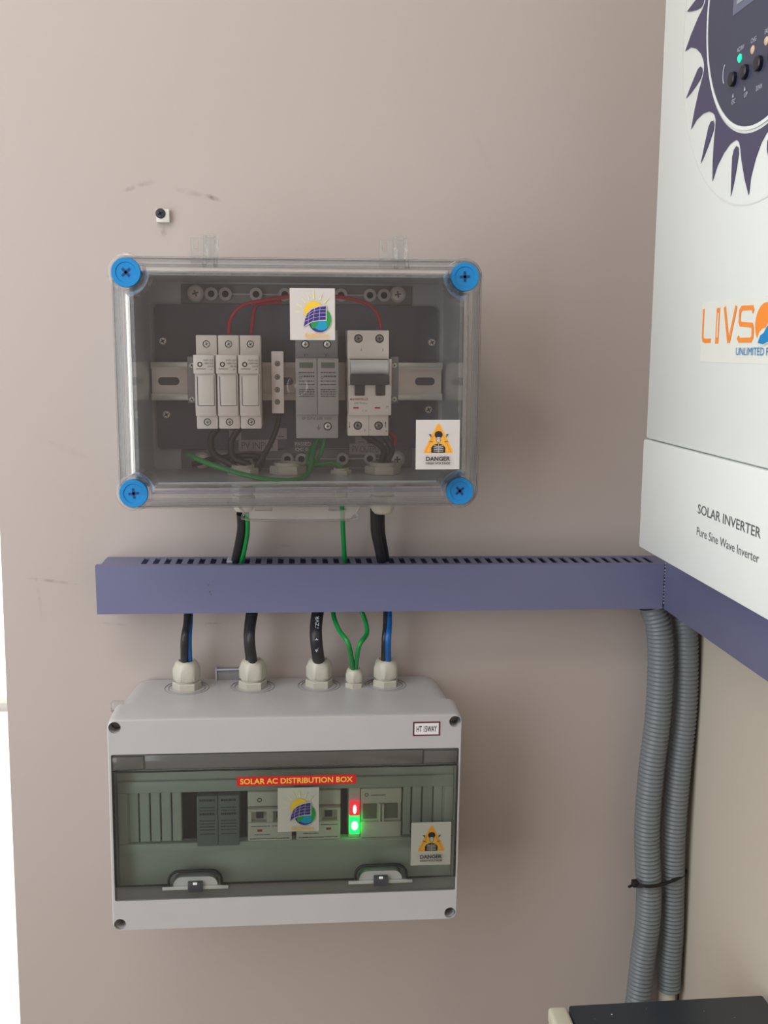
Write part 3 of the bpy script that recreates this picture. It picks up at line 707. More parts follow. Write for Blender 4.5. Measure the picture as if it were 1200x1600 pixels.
# duct in a sheared frame so that both ends fall where they hang: z follows a straight tilt
def zt_(x): return tl.z+(tr.z-tl.z)*(x-tl.x)/(tr.x-tl.x)
def zb_(x): return bl.z+(br.z-bl.z)*(x-bl.x)/(br.x-bl.x)
def tbox(b, x0, x1, y0, y1, f0, f1, m):   # box whose bottom/top follow the tilt
    vs = [Vector((x, y, f(x))) for f in (f0, f1) for (x, y) in ((x0, y0), (x1, y0), (x1, y1), (x0, y1))]
    b.add(vs, [(0, 3, 2, 1), (4, 5, 6, 7), (0, 1, 5, 4), (1, 2, 6, 5), (2, 3, 7, 6), (3, 0, 4, 7)], m)
xl = tl.x
b = MB(); tbox(b, xl+.003, XR-.001, -.0005, -.0025, lambda x: zb_(x)+.001, lambda x: zt_(x)-.0015, DUCT)
def duct_side(b, fz, sgn):
    # comb wall with open slots between fingers
    sx0 = at(223, 876, y=-.02).x; pitch = .01005; n = int((XJ-.006-sx0)/pitch)
    T = .0012; f0 = (lambda x: fz(x)-T) if sgn > 0 else fz; f1 = fz if sgn > 0 else (lambda x: fz(x)+T)
    tbox(b, xl+.003, XR-.002, -.0025, -.0085, f0, f1, DUCT)      # root strip at the wall
    tbox(b, xl+.003, XR-.002, -.0385, YF+.0015, f0, f1, DUCT)        # strip under the lid
    tbox(b, xl+.003, sx0, -.0085, -.0385, f0, f1, DUCT)
    for i in range(n+1):
        a_ = sx0+i*pitch+.0050; c_ = sx0+(i+1)*pitch if i < n else XR-.002
        tbox(b, a_, c_, -.0085, -.0385, f0, f1, DUCT)
duct_side(b, lambda x: zt_(x)-.0012, 1); duct_side(b, lambda x: zb_(x)+.0008, -1)
b.build('slotted_channel', d1)
b = MB(); tbox(b, xl, XJ+.0002, YF, YF+.0014, zb_, zt_, DUCT)
tbox(b, xl, XJ-.0008, YF+.0014, -.0385, lambda x: zt_(x)-.0011, zt_, DUCT); tbox(b, xl, XJ-.0008, YF+.0014, -.0385, zb_, lambda x: zb_(x)+.0007, DUCT)
lid_ = b.build('duct_lid', d1)
b = MB(); p = at(334, 917, y=YF)
for px, py, r in ((326, 914, .0007), (328, 925, .0009), (330, 929, .0007), (333, 908, .0004)):
    c = at(px, py, y=YF); b.plate(circ(c.x, c.z, r, 8), [], FR(YF), .0001, .0001, INKG)
b.build('scuff_mark', lid_)
b = MB(); c0, c1 = at(356, 878, y=-.02), at(364, 868, y=-.012); b.box((c0.x-.0005, -.031, zt_(c0.x)-.001), (c1.x+.0006, -.012, zt_(c0.x)+.0008), PALE, .0005); b.build('lid_clip', d1)
# duct on the right wall
XF = at(1038, 915, y=YF).x
d2 = thing('wiring_duct', 'blue-grey duct on the right-hand wall under the white inverter', 'duct', (XR, -.6, -.21))
zT, zB = -.1885, at(1120, 1010, X=XF).z
zB = (at(1200, 1069, X=XF).z+at(1040, 951, X=XF).z)/2
b = MB(); b.box((XR-.001, -.046, zB+.001), (XR-.003, -1.5, zT-.001), DUCT); 
for (za, zb2) in ((zT-.0024, zT-.0012), (zB+.0008, zB+.0020)):
    b.box((XR-.003, -.046, za), (XR-.009, -1.5, zb2), DUCT); b.box((XF+.007, -.046, za), (XF+.0015, -1.5, zb2), DUCT)
    yy = -.05
    while yy > -1.49:
        b.box((XR-.009, yy, za), (XF+.007, yy-.0046, zb2), DUCT); yy -= .00925
b.build('slotted_channel', d2)
b = MB(); b.box((XF, YF-.0003, zB), (XF+.0014, -1.5, zT), DUCT, .0004); b.box((XF+.0014, -.046, zT-.0011), (XF+.007, -1.5, zT), DUCT); b.box((XF+.0014, -.046, zB), (XF+.007, -1.5, zB+.0007), DUCT)
l2 = b.build('duct_lid', d2)
b = MB()
for i in range(14):
    z = zT-.001-i*(zT-zB-.004)/14; b.box((XF-.0004, YF-.0006, z), (XF+.0004+random.random()*.0004, YF-.0001, z-.0018*random.uniform(.4, 1)), PALE)
b.box((XF-.0028, YF-.0004, zT-.0004), (XF-.0002, YF-.0001, zT-.0012), PALE)
b.build('cut_burr', l2)['label'] = 'pale ragged cut edge of the lid'

# ------------------------------------------------------------------ AC distribution box
ANG = .0105; AC_C = Vector((-.007, 0, -.40))
def unrot(p):
    q = p-AC_C; c, s = math.cos(ANG), math.sin(ANG)
    return Vector((q.x*c-q.z*s, q.y, q.x*s+q.z*c))+AC_C
def A(px, py, y): return unrot(at(px, py, y=y))
def A2(px, py, y): p = A(px, py, y); return (p.x, p.z)
def place(o):       # rotate a thing about the box axis (the whole unit hangs a little askew)
    o.matrix_world = Matrix.Translation(AC_C) @ Matrix.Rotation(ANG, 4, 'Y') @ Matrix.Translation(-AC_C) @ Matrix.Translation(o.location)
YC = -.110
p, q, r_, s_ = A(165, 1128, YC), A(722, 1112, YC), A(176, 1452, YC), A(716, 1441, YC)
ax0, ax1 = (p.x+r_.x)/2, (q.x+s_.x)/2; az1 = (p.z+q.z)/2; az0 = (r_.z+s_.z)/2
ac = thing('distribution_box', 'light grey distribution box with smoked window and five cable glands, below the duct', 'distribution box', ((ax0+ax1)/2, 0, (az0+az1)/2))
def rr3(i, y, r=.0075): return [Vector((p_[0], -y, p_[1])) for p_ in rrect(ax0+i, ax1-i, az0+i, az1-i, max(r-i, .002), 6)]
b = MB(); b.loft([rr3(.0045, .0005, .024), rr3(.0015, .003, .024), rr3(.0012, .020, .022), rr3(.001, .060, .018), rr3(.0014, .070, .014)], BOX, False, False)
b.loft([rr3(.006, .070, .016), rr3(.007, .010, .016)], GREYBASE, False, False)
b.plate([(v.x, v.z) for v in rr3(.008, 0, .018)], [], FR(0), .003, .005, GREYBASE)
b.build('back_box', ac)
WT0, WT1, WB0, WB1 = A2(172, 1181, YC), A2(716, 1167, YC), A2(181, 1409, YC), A2(712, 1390, YC)
wx0, wx1 = (WT0[0]+WB0[0])/2, (WT1[0]+WB1[0])/2; wz1, wz0 = (WT0[1]+WT1[1])/2, (WB0[1]+WB1[1])/2
hs = [(ax0+.0067, az1-.0070), (ax1-.0067, az1-.0070), (ax0+.0067, az0+.0067), (ax1-.0067, az0+.0067)]
winr = rrect(wx0, wx1, wz0, wz1, .0012, 2)
b = MB(); b.loft([rr3(.0, .072), rr3(0, .095), rr3(.0001, .105), rr3(.0004, .108), rr3(.0008, .1093), rr3(.0013, .110)], BOX, False, False)
b.loft([rr3(.0, .072), rr3(.0025, .072), rr3(.0025, .1085)], BOX, False, False)
Lf = [(v.x, v.z) for v in rr3(.0013, .110)]
b.plate(Lf, [winr]+[circ(h[0], h[1], .0050, 24) for h in hs], FR(0), .1085, .110, BOX)
b.loft([[Vector((p_[0], -y, p_[1])) for p_ in winr] for y in (.110, .082)], BOX, False, False, False)
b.build('front_cover', ac)
for h in hs:
    s = MB(); s.lathe((h[0], -.1097, h[1]), (0, 1, 0), [(.0050, -.0003), (.0049, .014), (.0001, .0142)], BOX, 24, False)
    s.lathe((h[0], -.0962, h[1]), (0, -1, 0), [(.0042, 0), (.0042, .002), (.0001, .0022)], STEELD, 16)
    s.build('screw_well', ac)
# inner cover seen through the window
mo_l, mo_t = A2(201, 1238, -.088); mo_r, _ = A2(692, 1228, -.088); _, mo_b = A2(240, 1316, -.088)
INNER = mat('pale_inner_cover', (196, 203, 197), .45)
b = MB(); b.plate(rect(wx0+.0006, wx1-.0006, wz0+.0006, wz1-.0006), [rect(mo_l, mo_r, mo_b, mo_t)], FR(0), .083, .088, INNER)
b.box((mo_l-.009, -.088, mo_t), (mo_r+.009, -.0915, mo_t+.0105), INNER, .001); b.box((mo_l-.009, -.088, mo_b-.008), (mo_r+.009, -.0915, mo_b), INNER, .001)
b.box((mo_l-.009, -.088, mo_b), (mo_l-.001, -.0915, mo_t), INNER, .001); b.box((mo_r+.001, -.088, mo_b), (mo_r+.009, -.0915, mo_t), INNER, .001)
b.build('inner_cover', ac)
MB().box((mo_l-.003, -.055, mo_b-.02), (mo_r+.003, -.056, mo_t+.02), mat('dark_box_interior', (40, 46, 46), .6)).build('interior_back', ac)
LATCHG = mat('grey_latch_base', (150, 154, 150), .45)
def strip(xa, xb):
    return MB().box((xa+.0004, -.080, mo_b+.0006), (xb-.0009, -.0885, mo_t-.0006), INNER, .0005, 1).build('blanking_strip', ac)
for a_, c_ in ((201.5, 218), (218, 235.5), (235.5, 252), (252, 269), (269, 285.5)): strip(A(a_, 1280, -.088).x, A(c_, 1280, -.088).x)
for a_, c_ in ((628, 642.5), (642.5, 659), (659, 676), (676, 691.5)): strip(A(a_, 1280, -.088).x, A(c_, 1280, -.088).x)
# smoked window: outer frame, hinged door, gasket line, latches
dx0, dz1 = A2(176.5, 1208, YC); dx1, _ = A2(713, 1195, YC); _, dz0 = A2(182, 1384, YC)
dz1 = (A2(176.5, 1208, YC)[1]+A2(713, 1194, YC)[1])/2; dz0 = (A2(182, 1384, YC)[1]+A2(710, 1370, YC)[1])/2
dx0 = (A2(176.5, 1208, YC)[0]+A2(182, 1384, YC)[0])/2; dx1 = (A2(713, 1195, YC)[0]+A2(710, 1370, YC)[0])/2
g_ = .0009
b = MB(); b.plate(rect(wx0, wx1, wz0, wz1), [rrect(dx0-g_, dx1+g_, dz0-g_, dz1+g_, .003, 3)], FR(0), .1065, .1085, SMOKE2)
z_h = (dz1+wz1)/2
b.build('window_frame', ac)
xn0, xn1 = A(226, 1190, YC).x, A(661, 1180, YC).x
b = MB(); b.box((xn0, -.1075, dz1+.0012), (xn1, -.1105, wz1-.0008), SMOKE2, .0008); b.build('hinge_bar', ac)
for xa, xb in ((wx0+.001, xn0-.001), (xn1+.001, wx1-.001)):
    MB().box((xa, -.1080, dz1+.0016), (xb, -.1100, wz1-.0024), SMOKE2, .0006).build('hinge_pin', ac)
lt = [A2(305, 1372, YC), A2(595, 1361, YC)]
LW, LH = .0245, .0105
def arch(cx, z, wd, h, n=8):    # flat-topped arch from bottom-left to bottom-right
    pts = [(cx-wd/2, z)]; r = min(h, wd*.2)
    pts += [(cx-wd/2+r-r*math.cos(t), z+h-r+r*math.sin(t)) for t in [PI/2*i/n for i in range(n+1)]]
    pts += [(cx+wd/2-r+r*math.sin(t), z+h-r+r*math.cos(t)) for t in [PI/2*i/n for i in range(n+1)]]
    pts += [(cx+wd/2, z)]; return pts
LWp = .0445; LHp = .0128
do_ = [(dx0, dz1), (dx0, dz0)]
for (lx, _) in lt: do_ += arch(lx, dz0, LWp, LHp)
do_ += [(dx1, dz0), (dx1, dz1)]
b = MB(); b.plate(do_, [], FR(0), .1095, .1115, SMOKE); door = b.build('window_door', ac)
b = MB(); path = [Vector((p_[0], -.1100, p_[1])) for p_ in do_]
b.tube(path+[path[0], path[1]], .00075, HOLE, 6, 1, False); b.build('gasket_line', ac)
for lx, _ in lt:
    b = MB(); b.tube([Vector((p_[0], -.1118, p_[1])) for p_ in arch(lx, dz0+.0002, LWp, LHp)], .0011, HOLE, 8, 1)
    b.plate(arch(lx, dz0-.0018, LWp*.84, LHp*.62), [], FR(0), .100, .1088, LATCHG)
    b.box((lx-.028, -.1085, dz0-.0052), (lx+.028, -.1100, dz0-.0018), LATCHG, .0006)
    lo_ = b.build('window_latch', ac)
    k = MB(); k.box((lx-.0062, -.1085, dz0-.0062), (lx+.0062, -.1125, dz0+.0026), BLACKP, .0006); k.box((lx-.0018, -.1125, dz0+.0008), (lx+.0018, -.1129, dz0+.0030), PAPERW, .0003); k.build('latch_button', lo_)
# labels on the box
def frm(y): return FR(y)
p, q = A(370, 1228, -.1116), A(556.5, 1210, -.1116); zc_ = (A(370, 1221.5, -.1116).z+A(556, 1216.5, -.1116).z)/2
b = MB(); hz = .0034*1.05; cxm = (p.x+q.x)/2
b.plate(rect(p.x, q.x, zc_-.0041, zc_+.0041), [], FR(-.1116), .0001, .0004, REDL)
b.text('SOLAR AC DISTRIBUTION BOX', Vector((cxm, -.1122, zc_-.0025)), UX, UZ, (q.x-p.x)*.945, .0050, GOLD, 'C', off=.025)
b.build('title_label', ac)['label'] = 'red label reading SOLAR AC DISTRIBUTION BOX in gold'
p, q = A(434, 1300, -.112), A(498.5, 1230, -.112); sun_sticker(ac, FR(-.1116), p.x, q.x, p.z, q.z, tr=dimmed_print)
p, q = A(641.5, 1352.5, -.112), A(705, 1284, -.112); danger_sticker(ac, FR(-.1116), p.x, q.x, p.z, q.z, tr=dimmed_print)
p, q = A(645, 1150, -.110), A(688, 1127, -.110); b = MB()
b.plate(rect(p.x, q.x, p.z, q.z), [], FR(-.110), .0001, .0003, MAROON); b.plate(rect(p.x+.0013, q.x-.0013, p.z+.0013, q.z-.0013), [], FR(-.110), .0004, .0004, PAPERW)
b.text('HT 15WAY', Vector(((p.x+q.x)/2, -.1106, p.z+.0036)), UX, UZ, (q.x-p.x)*.74, (q.z-p.z)*.42, INK, 'C', off=.01); b.build('type_label', ac)
# glands on top, knock-out rings
gl = []
for px, py, s in ((292, 1075, .0128), (395, 1072, .0128), (498.5, 1069, .0125), (553.5, 1070, .0086), (602.5, 1067, .0122)):
    w_ = at(px, py, z=-.3062); w_.y = min(w_.y, -.02); lp = unrot(w_); lp.z = az1-.004
    if s > .01:
        b = MB()
        for r in (1.30, 1.55): 
            P_ = [Vector((lp.x+math.cos(t)*s*r, lp.y+math.sin(t)*s*r, az1-.0010)) for t in [i*2*PI/28 for i in range(28)]]
            b.tube(P_+[P_[0], P_[1]], .0004, RIB, 6, 1, False)
        b.build('knockout_ring', ac)
    gl.append((lp, s, gland(ac, (lp.x, lp.y, az1-.0014), s*.95, 1, .12 if px < 500 else .3)))
# translucent wall ear at the top left corner
c = A(166, 1103, -.06); b = MB(); b.box((ax0-.0045, -.055, c.z-.006), (ax0+.006, -.062, c.z+.0035), CLEARSIDE, .0012); b.build('mounting_ear', ac)
# modules of the AC row
mods = []
def mod(name, label, cat, px0, px1, y, zt, zb, group=None):
    xa, xb = A(px0, 1280, y).x, A(px1, 1280, y).x; t = thing(name, label, cat, ((xa+xb)/2, -.0565, (mo_t+mo_b)/2), group); mods.append(t); return t, xa, xb
t, xa, xb = mod('surge_protector', 'dark grey two-pole surge protector behind the smoked window', 'surge protector', 308, 374, -.090, 0, 0)
SPA = mat('slate_surge_plastic', (128, 138, 144), .5)
b = MB(); b.box((xa, -.0565, mo_b-.0005), (xb, -.0805, mo_t-.0005), SPA, .0004); b.build('base', t)
xm = (xa+xb)/2
for i, (u0, u1) in enumerate(((xa, xm-.0002), (xm+.0002, xb))):
    b = MB(); b.box((u0, -.080, mo_b-.0028), (u1, -.0930, mo_t-.003), SPA, .0008); c = b.build('plug_cartridge', t)
    p_ = MB(); hh = mo_t-mo_b
    for j, fz in enumerate((.17, .30, .36, .44, .56, .62, .68, .74, .82)): lines(p_, u0+.0025, u1-.0025, mo_t-hh*fz, hh*(.045 if j in (0, 3) else .018), -.0931, BLACKP, 50+i*20+j)
    p_.build('front_print', c)
def ac_breaker(label, px0, px1):
    t, xa, xb = mod('circuit_breaker', label, 'circuit breaker', px0, px1, -.092, 0, 0, 'two white breakers behind the smoked window')
    b = MB(); hh = mo_t-mo_b; n = 2
    b.box((xa, -.0565, mo_b+.0004), (xb, -.0860, mo_t-.0004), WHITE, .0005)
    b.box((xa, -.086, mo_t-hh*.30), (xb, -.0925, mo_t-.0006), WHITE, .0010); b.box((xa, -.086, mo_b+.0004), (xb, -.0925, mo_t-hh*.62), WHITE, .0008)
    b.box((xa, -.086, mo_t-hh*.64), (xa+.003, -.0915, mo_t-hh*.36), WHITE); b.box((xb-.003, -.086, mo_t-hh*.64), (xb, -.0915, mo_t-hh*.36), WHITE)
    xm = (xa+xb)/2; b.box((xm-.0028, -.086, mo_t-hh*.64), (xm+.0028, -.0915, mo_t-hh*.36), WHITE); b.build('body', t)
    g = MB(); g.box((xa+.0008, -.088, mo_t-hh*.365), (xb-.0008, -.0965, mo_t-hh*.315), WHITE, .0005)
    for u in (xa+(xb-xa)*.27, xb-(xb-xa)*.27): g.box((u-.0032, -.086, mo_t-hh*.56), (u+.0032, -.0905, mo_t-hh*.37), BLACKP, .0004)
    g.build('toggle', t)
    f = MB()
    for u in (xa+(xb-xa)*.27, xb-(xb-xa)*.27): f.box((u-.0020, -.0925, mo_t-hh*.80), (u+.0022, -.0927, mo_t-hh*.755), REDP)
    f.plate(circ(xa+(xb-xa)*.27, mo_t-hh*.17, .0021, 16), [circ(xa+(xb-xa)*.27, mo_t-hh*.17, .0012, 12)], FR(-.0925), .0001, .0002, INKG)
    lines(f, xa+.003, xm, mo_t-hh*.70, .0006, -.0926, INKG, 5); lines(f, xm+.002, xb-.002, mo_t-hh*.70, .0006, -.0926, INKG, 6)
    lines(f, xa+.002, xb-.002, mo_t-hh*.95, .0009, -.0926, INKG, 7); lines(f, xa+.006, xm, mo_t-hh*.87, .0008, -.0926, INKG, 8)
    f.build('front_print', t); return t
ac_breaker('white two-pole breaker right of the dark grey surge protector, behind smoked window', 387, 456)
ac_breaker('white two-pole breaker between the logo sticker and the lit indicator, behind smoked window', 463, 532)
t, xa, xb = mod('indicator_lamp', 'narrow indicator module glowing red over green behind the smoked window', 'indicator', 545, 562.5, -.092, 0, 0)
hh = mo_t-mo_b
b = MB(); b.box((xa, -.0565, mo_b+.0004), (xb, -.0900, mo_t-.0004), IVORY, .0005); b.build('body', t)
w_ = xb-xa
for (mA, mB, f0, f1, nm, lb) in ((LEDR, LEDRW, .52, .25, 'red_lens', 'glowing red lens'), (LEDG, LEDGW, .88, .54, 'green_lens', 'glowing green lens')):
    b = MB(); b.box((xa+.0006, -.0895, mo_t-hh*f0), (xb-.0006, -.0945, mo_t-hh*f1), mA, .0006); lo = b.build(nm, t); lo['label'] = lb
    zc2 = mo_t-hh*(f0+f1)/2; k = .0016 if mA is LEDR else .0030
    MB().plate([( (xa+xb)/2+p_[0]*(k), zc2+p_[1]*(.0042)) for p_ in circ(0, 0, 1, 16)], [], FR(-.0945), .0001, .0002, mB).build('lamp_core', lo)
t, xa, xb = mod('isolator_switch', 'ivory changeover module with two square windows right of the lit indicator', 'switch', 563.5, 627, -.092, 0, 0)
b = MB(); b.box((xa, -.0565, mo_b+.0004), (xb, -.0880, mo_t-.0004), IVORY, .0005)
b.box((xa, -.088, mo_t-hh*.30), (xb, -.0915, mo_t-.0004), IVORY, .0008); b.box((xa, -.088, mo_b+.0004), (xb, -.0915, mo_t-hh*.68), IVORY, .0008)
b.build('body', t)
b = MB()
for u in (.06, .58): b.box((xa+(xb-xa)*u, -.088, mo_t-hh*.64), (xa+(xb-xa)*(u+.34), -.0890, mo_t-hh*.34), mat('dull_window', (112, 118, 106), .4), .0003)
b.build('status_window', t)
b = MB()
for u in (.44, .53): b.box((xa+(xb-xa)*u, -.088, mo_t-hh*.67), (xa+(xb-xa)*(u+.045), -.0925, mo_t-hh*.32), WHITE, .0006)
b.build('slide_lever', t)
b = MB(); b.plate(circ(xa+.005, mo_t-hh*.13, .0017, 16), [circ(xa+.005, mo_t-hh*.13, .0011, 12)], FR(-.0915), .0001, .0002, INKG); lines(b, xa+.009, xa+.022, mo_t-hh*.15, .0009, -.0916, INKG, 11); b.build('front_print', t)
bpy.context.view_layer.update()
for o in [ac]+mods: place(o)
bpy.context.view_layer.update()
# cables between the duct and the box
def rotp(p):
    q = p-AC_C; c, s = math.cos(ANG), math.sin(ANG); return Vector((q.x*c+q.z*s, q.y, -q.x*s+q.z*c))+AC_C
gt = [rotp(Vector((g[0].x, g[0].y, az1-.003+g[1]*1.75))) for g in gl]
def drop(i, dx, dy, *mid):     # from inside gland i up to the duct through pixel-guided points at known depths
    a = gt[i]+Vector((dx, dy, 0)); a0 = a+Vector((0, 0, -.006)); return [a0, a]+[at(px, py, y=y) for px, py, y in mid]
wire('black_cable', 'black cable with a blue core beside it in the first gland from the left', drop(0, -.002, 0, (288, 1000, -.048), (292, 975, -.033), (294, 948, YD)), .0033, BLACK)
wire('blue_cable', 'blue wire rising beside the black cable from the leftmost gland', drop(0, .003, .001, (295.5, 1000, -.044), (297, 975, -.029), (297.5, 948, YD+.003)), .0024, CBLUE)
c_ = wire('black_cable', 'front black cable of the pair in the second gland from the left', drop(1, .0005, -.001, (391, 1000, -.050), (393, 975, -.034), (398, 948, YD)), .0042, BLACK)
wire('black_cable', 'rear black cable of the pair in the second gland from the left', drop(1, -.0025, .003, (387, 1000, -.044), (388, 975, -.030), (392, 948, YD+.004)), .0036, BLACK)
cpts = drop(2, 0, 0, (494, 1000, -.050), (494, 975, -.036), (498, 948, YD))
c3 = thing('black_cable', 'thick black cable with white printed lettering in the middle gland', 'cable', cpts[0])
MB().tube(cpts, .0056, BLACK, 16, 8).build('sheath', c3)
b = MB()
pa, pb = at(496, 1000, y=-.0565), at(497.5, 960, y=-.040); vv_ = (pb-pa).normalized()
uu_ = Vector((0, 0, 1)).cross(Vector((0, -1, 0)));
UD = (pb-pa).normalized(); UL = Vector((-1, 0, 0))
b.text('HAPTZVR', pa+UL*-.0008+Vector((0, -.0001, 0)), UD, UL, .0235, .0032, PALE)
pc = at(495, 1019, y=-.0635); b.text('4.', pc+Vector((.0012, 0, 0)), (pa-pc).normalized(), UL, .004, .003, PALE); b.build('sheath_lettering', c3)
wire('green_wire', 'left green wire of the V-shaped pair above the small gland', drop(3, -.001, 0, (545, 1008, -.056), (530, 985, -.042), (522, 965, -.03), (520, 948, YD)), .0021, GREEN, 'wire')
wire('green_wire', 'right green wire of the V-shaped pair above the small gland', drop(3, .001, .001, (561, 1010, -.056), (573, 990, -.042), (570, 968, -.03), (561, 948, YD)), .0021, GREEN, 'wire')
wire('black_cable', 'slim black cable in the rightmost gland of the box', drop(4, -.002, 0, (601, 1000, -.048), (603, 975, -.034), (604, 948, YD)), .0028, BLACK)
wire('blue_cable', 'blue wire rising beside the slim black cable from the rightmost gland', drop(4, .002, -.001, (606, 1000, -.049), (607.5, 975, -.034), (607, 948, YD)), .0030, CBLUE)

# ------------------------------------------------------------------ inverter on the right wall
XI = .288; iy0, iy1 = -.1212, -.4722; iz0 = -.163; izs = -.0724; izt = .40
inv = thing('solar_inverter', 'large white wall-mounted inverter with a navy sun emblem, cut off by the frame', 'inverter', (XR, -.2967, iz0))
b = MB(); b.box((XR-.012, iy0-.012, iz0+.02), (XR-.0002, iy1+.012, izt-.02), STEELD); b.box((XI+.004, iy0-.0012, iz0+.001), (XR-.012, iy1+.0012, izt-.001), INV, .003); b.build('casing', inv)
b = MB(); b.box((XI, iy0, izs+.0004), (XI+.006, iy1, izt), INV, .0018); up = b.build('upper_cover', inv)
b = MB(); b.box((XI-.0012, iy0+.0028, iz0), (XI+.006, iy1-.0028, izs-.0004), INV, .0018); lw = b.build('lower_cover', inv)
def FX(X, y=0, z=0): return (Vector((X, y, z)), Vector((0, -1, 0)), Vector((0, 0, 1)), Vector((-1, 0, 0)))   # face looks to -x
EC = (.29665, .2231); R0 = .0874
fe = FX(XI)
b = MB()
b.plate(circ(EC[0], EC[1], .1335, 96), [circ(EC[0], EC[1], .1325, 96)], fe, .0001, .0003, mat('sticker_edge_film', (216, 218, 213), .3))
em = MB()
def pol(r, a): t = math.radians(a); return (EC[0]+r*math.cos(t), EC[1]+r*math.sin(t))   # u grows to -y; angle as measured on the print
PER = 360/13
outl = []; smalls = []
for k in range(13):
    a = -176+k*PER*1.0       # tip of a large ray
    base = -175.8+k*PER
    # going with rising angle: valley -> rising concave edge -> tip -> straight edge -> next valley
    outl += [pol(.0935, base+9.6-PER+16.9-0*1), ]
    pass
outl = []
for k in range(13):
    b0 = -175.8+k*PER
    outl += [pol(.1275, b0), pol(.1170, b0+.4), pol(.1065, b0+3.0), pol(.0985, b0+7.0), pol(.0950, b0+10.8), pol(.0942, b0+13.0), pol(.0952, b0+15.4), pol(.0985, b0+17.2), pol(.1060, b0+19.8), pol(.1170, b0+23.8)]
    s0 = b0+14.3
    smalls.append([pol(.1285, s0+1.2), pol(.1160, s0-.9), pol(.1050, s0-2.9), pol(.1005, s0-2.6), pol(.0978, s0-.9), pol(.0985, s0+1.0), pol(.1020, s0+2.1), pol(.1100, s0+2.2), pol(.1200, s0+1.8)])
em.plate(outl, [circ(EC[0], EC[1], R0+.0024, 96)], fe, .0004, .0006, NAVY)
for s in smalls: em.plate(s, [], fe, .0004, .0006, NAVY)
b.build('emblem_film', up)
em.build('sun_emblem', up)['label'] = 'navy printed sun rays around the control panel'
b = MB(); b.plate(circ(EC[0], EC[1], R0-.0020, 96), [], fe, .0004, .0008, NAVYP)
b.plate(circ(EC[0], EC[1], R0+.0004, 96), [circ(EC[0], EC[1], R0-.0018, 96)], fe, .0004, .0010, mat('panel_ring_print', (224, 227, 230), .4))
def EP(dy, dz): return (EC[0]-dy, EC[1]+dz)        # offsets measured in world y,z
def txtI(b, st, dy, dz, wd, h, m, al='L', off=.0): b.text(st, Vector((XI-.0010, -EC[0]+dy, EC[1]+dz)), Vector((0, -1, 0)), UZ, wd, h, m, al, off)
for st, dy, dz, wd in (('AC/INV', .0345, -.0352, .0105), ('CHG', .0145, -.0352, .0075), ('FAULT', -.0045, -.0352, .0095)): txtI(b, st, dy, dz, wd, .0028, PALE)
for st, dy, dz, wd in (('ESC', .0385, -.0660, .0055), ('UP', .0200, -.0660, .0045), ('DOWN', .0030, -.0660, .0080), ('ENTER', -.0190, -.0660, .0085)): txtI(b, st, dy, dz, wd, .0030, PALE)
for dy in (.0370, .0195): b.plate([EP(dy-.0012, -.0618), EP(dy, -.0590), EP(dy+.0012, -.0618)], [], fe, .0011, .0011, PALE)
arc = [EP(.0520+.0035*math.cos(t), -.0435+.0065*math.sin(t)) for t in [PI*-.38+PI*.76*i/10 for i in range(11)]]; arc2 = [EP(.0508+.0035*math.cos(t), -.0435+.0060*math.sin(t)) for t in [PI*.38-PI*.76*i/10 for i in range(11)]]
b.plate(arc+arc2, [], fe, .0011, .0011, PALE)
cp = b.build('control_panel', up)['label'] = 'round navy control panel'
# buttons, lamps and screen hang on the cover (one level deep)
for dy in (.0374, .0198, .0002, -.0194):
    k = MB(); k.lathe((XI-.0008, -EC[0]+dy, EC[1]-.0505), (-1, 0, 0), [(.0046, 0), (.0046, .0022), (.0040, .0028), (.0001, .0029)], mat('black_push_button', (18, 20, 34), .3), 24); k.build('push_button', up)
for dy, mm_ in ((.0300, LEDT), (.0113, LEDA), (-.0074, LEDA)):
    k = MB(); k.lathe((XI-.0008, -EC[0]+dy, EC[1]-.0396), (-1, 0, 0), [(.0026, 0), (.0026, .0003), (.0018, .0009), (.0001, .0011)], mm_, 20); k.build('status_lamp', up)
k = MB(); k.plate(rect(EC[0]-.0445, EC[0]+.0445, EC[1]-.010, EC[1]+.046), [], fe, .0008, .0010, mat('lcd_bezel', (98, 104, 128), .3)); k.plate(rect(EC[0]-.0385, EC[0]+.0385, EC[1]-.0050, EC[1]+.041), [], fe, .0011, .0013, LCD); k.build('display_screen', up)
# brand label
b = MB(); ya, yb = .2262, .3670
b.plate(rect(ya, yb, -.0088, .0322), [], fe, .0001, .00025, mat('brand_label_film', (226, 228, 222), .25))
def li(b, pts, m, d=.0004): b.plate(pts, [], fe, d, d, m)
_sc = [0]
def stroke(b, pts, wd, m):
    _sc[0] += .00004
    for i in range(len(pts)-1):
        p_, q_ = Vector(pts[i]), Vector(pts[i+1]); t_ = (q_-p_).normalized(); n_ = Vector((-t_.y, t_.x))*wd/2; e_ = t_*wd*.3
        b.plate([tuple(p_-n_-e_), tuple(q_-n_+e_), tuple(q_+n_+e_), tuple(p_+n_-e_)], [], fe, .0003+_sc[0]+i*.000004, .0003+_sc[0]+i*.000004, m)
zl, zh = .0044, .0268
stroke(b, [(.2283, zh), (.2288, zl+.004), (.2300, zl+.0018), (.2340, zl+.0013), (.2425, zl+.0014)], .0030, ORANGE)
stroke(b, [(.2535, zh-.001), (.2535, zl+.001)], .0056, ORANGE); stroke(b, [(.2535, zh-.003), (.2535, zl+.004)], .0016, MATS['brand_label_film'])
stroke(b, [(.2640, zh), (.2720, zl+.001)], .0034, ORANGE); stroke(b, [(.2815, zh), (.2735, zl+.001)], .0034, ORANGE)
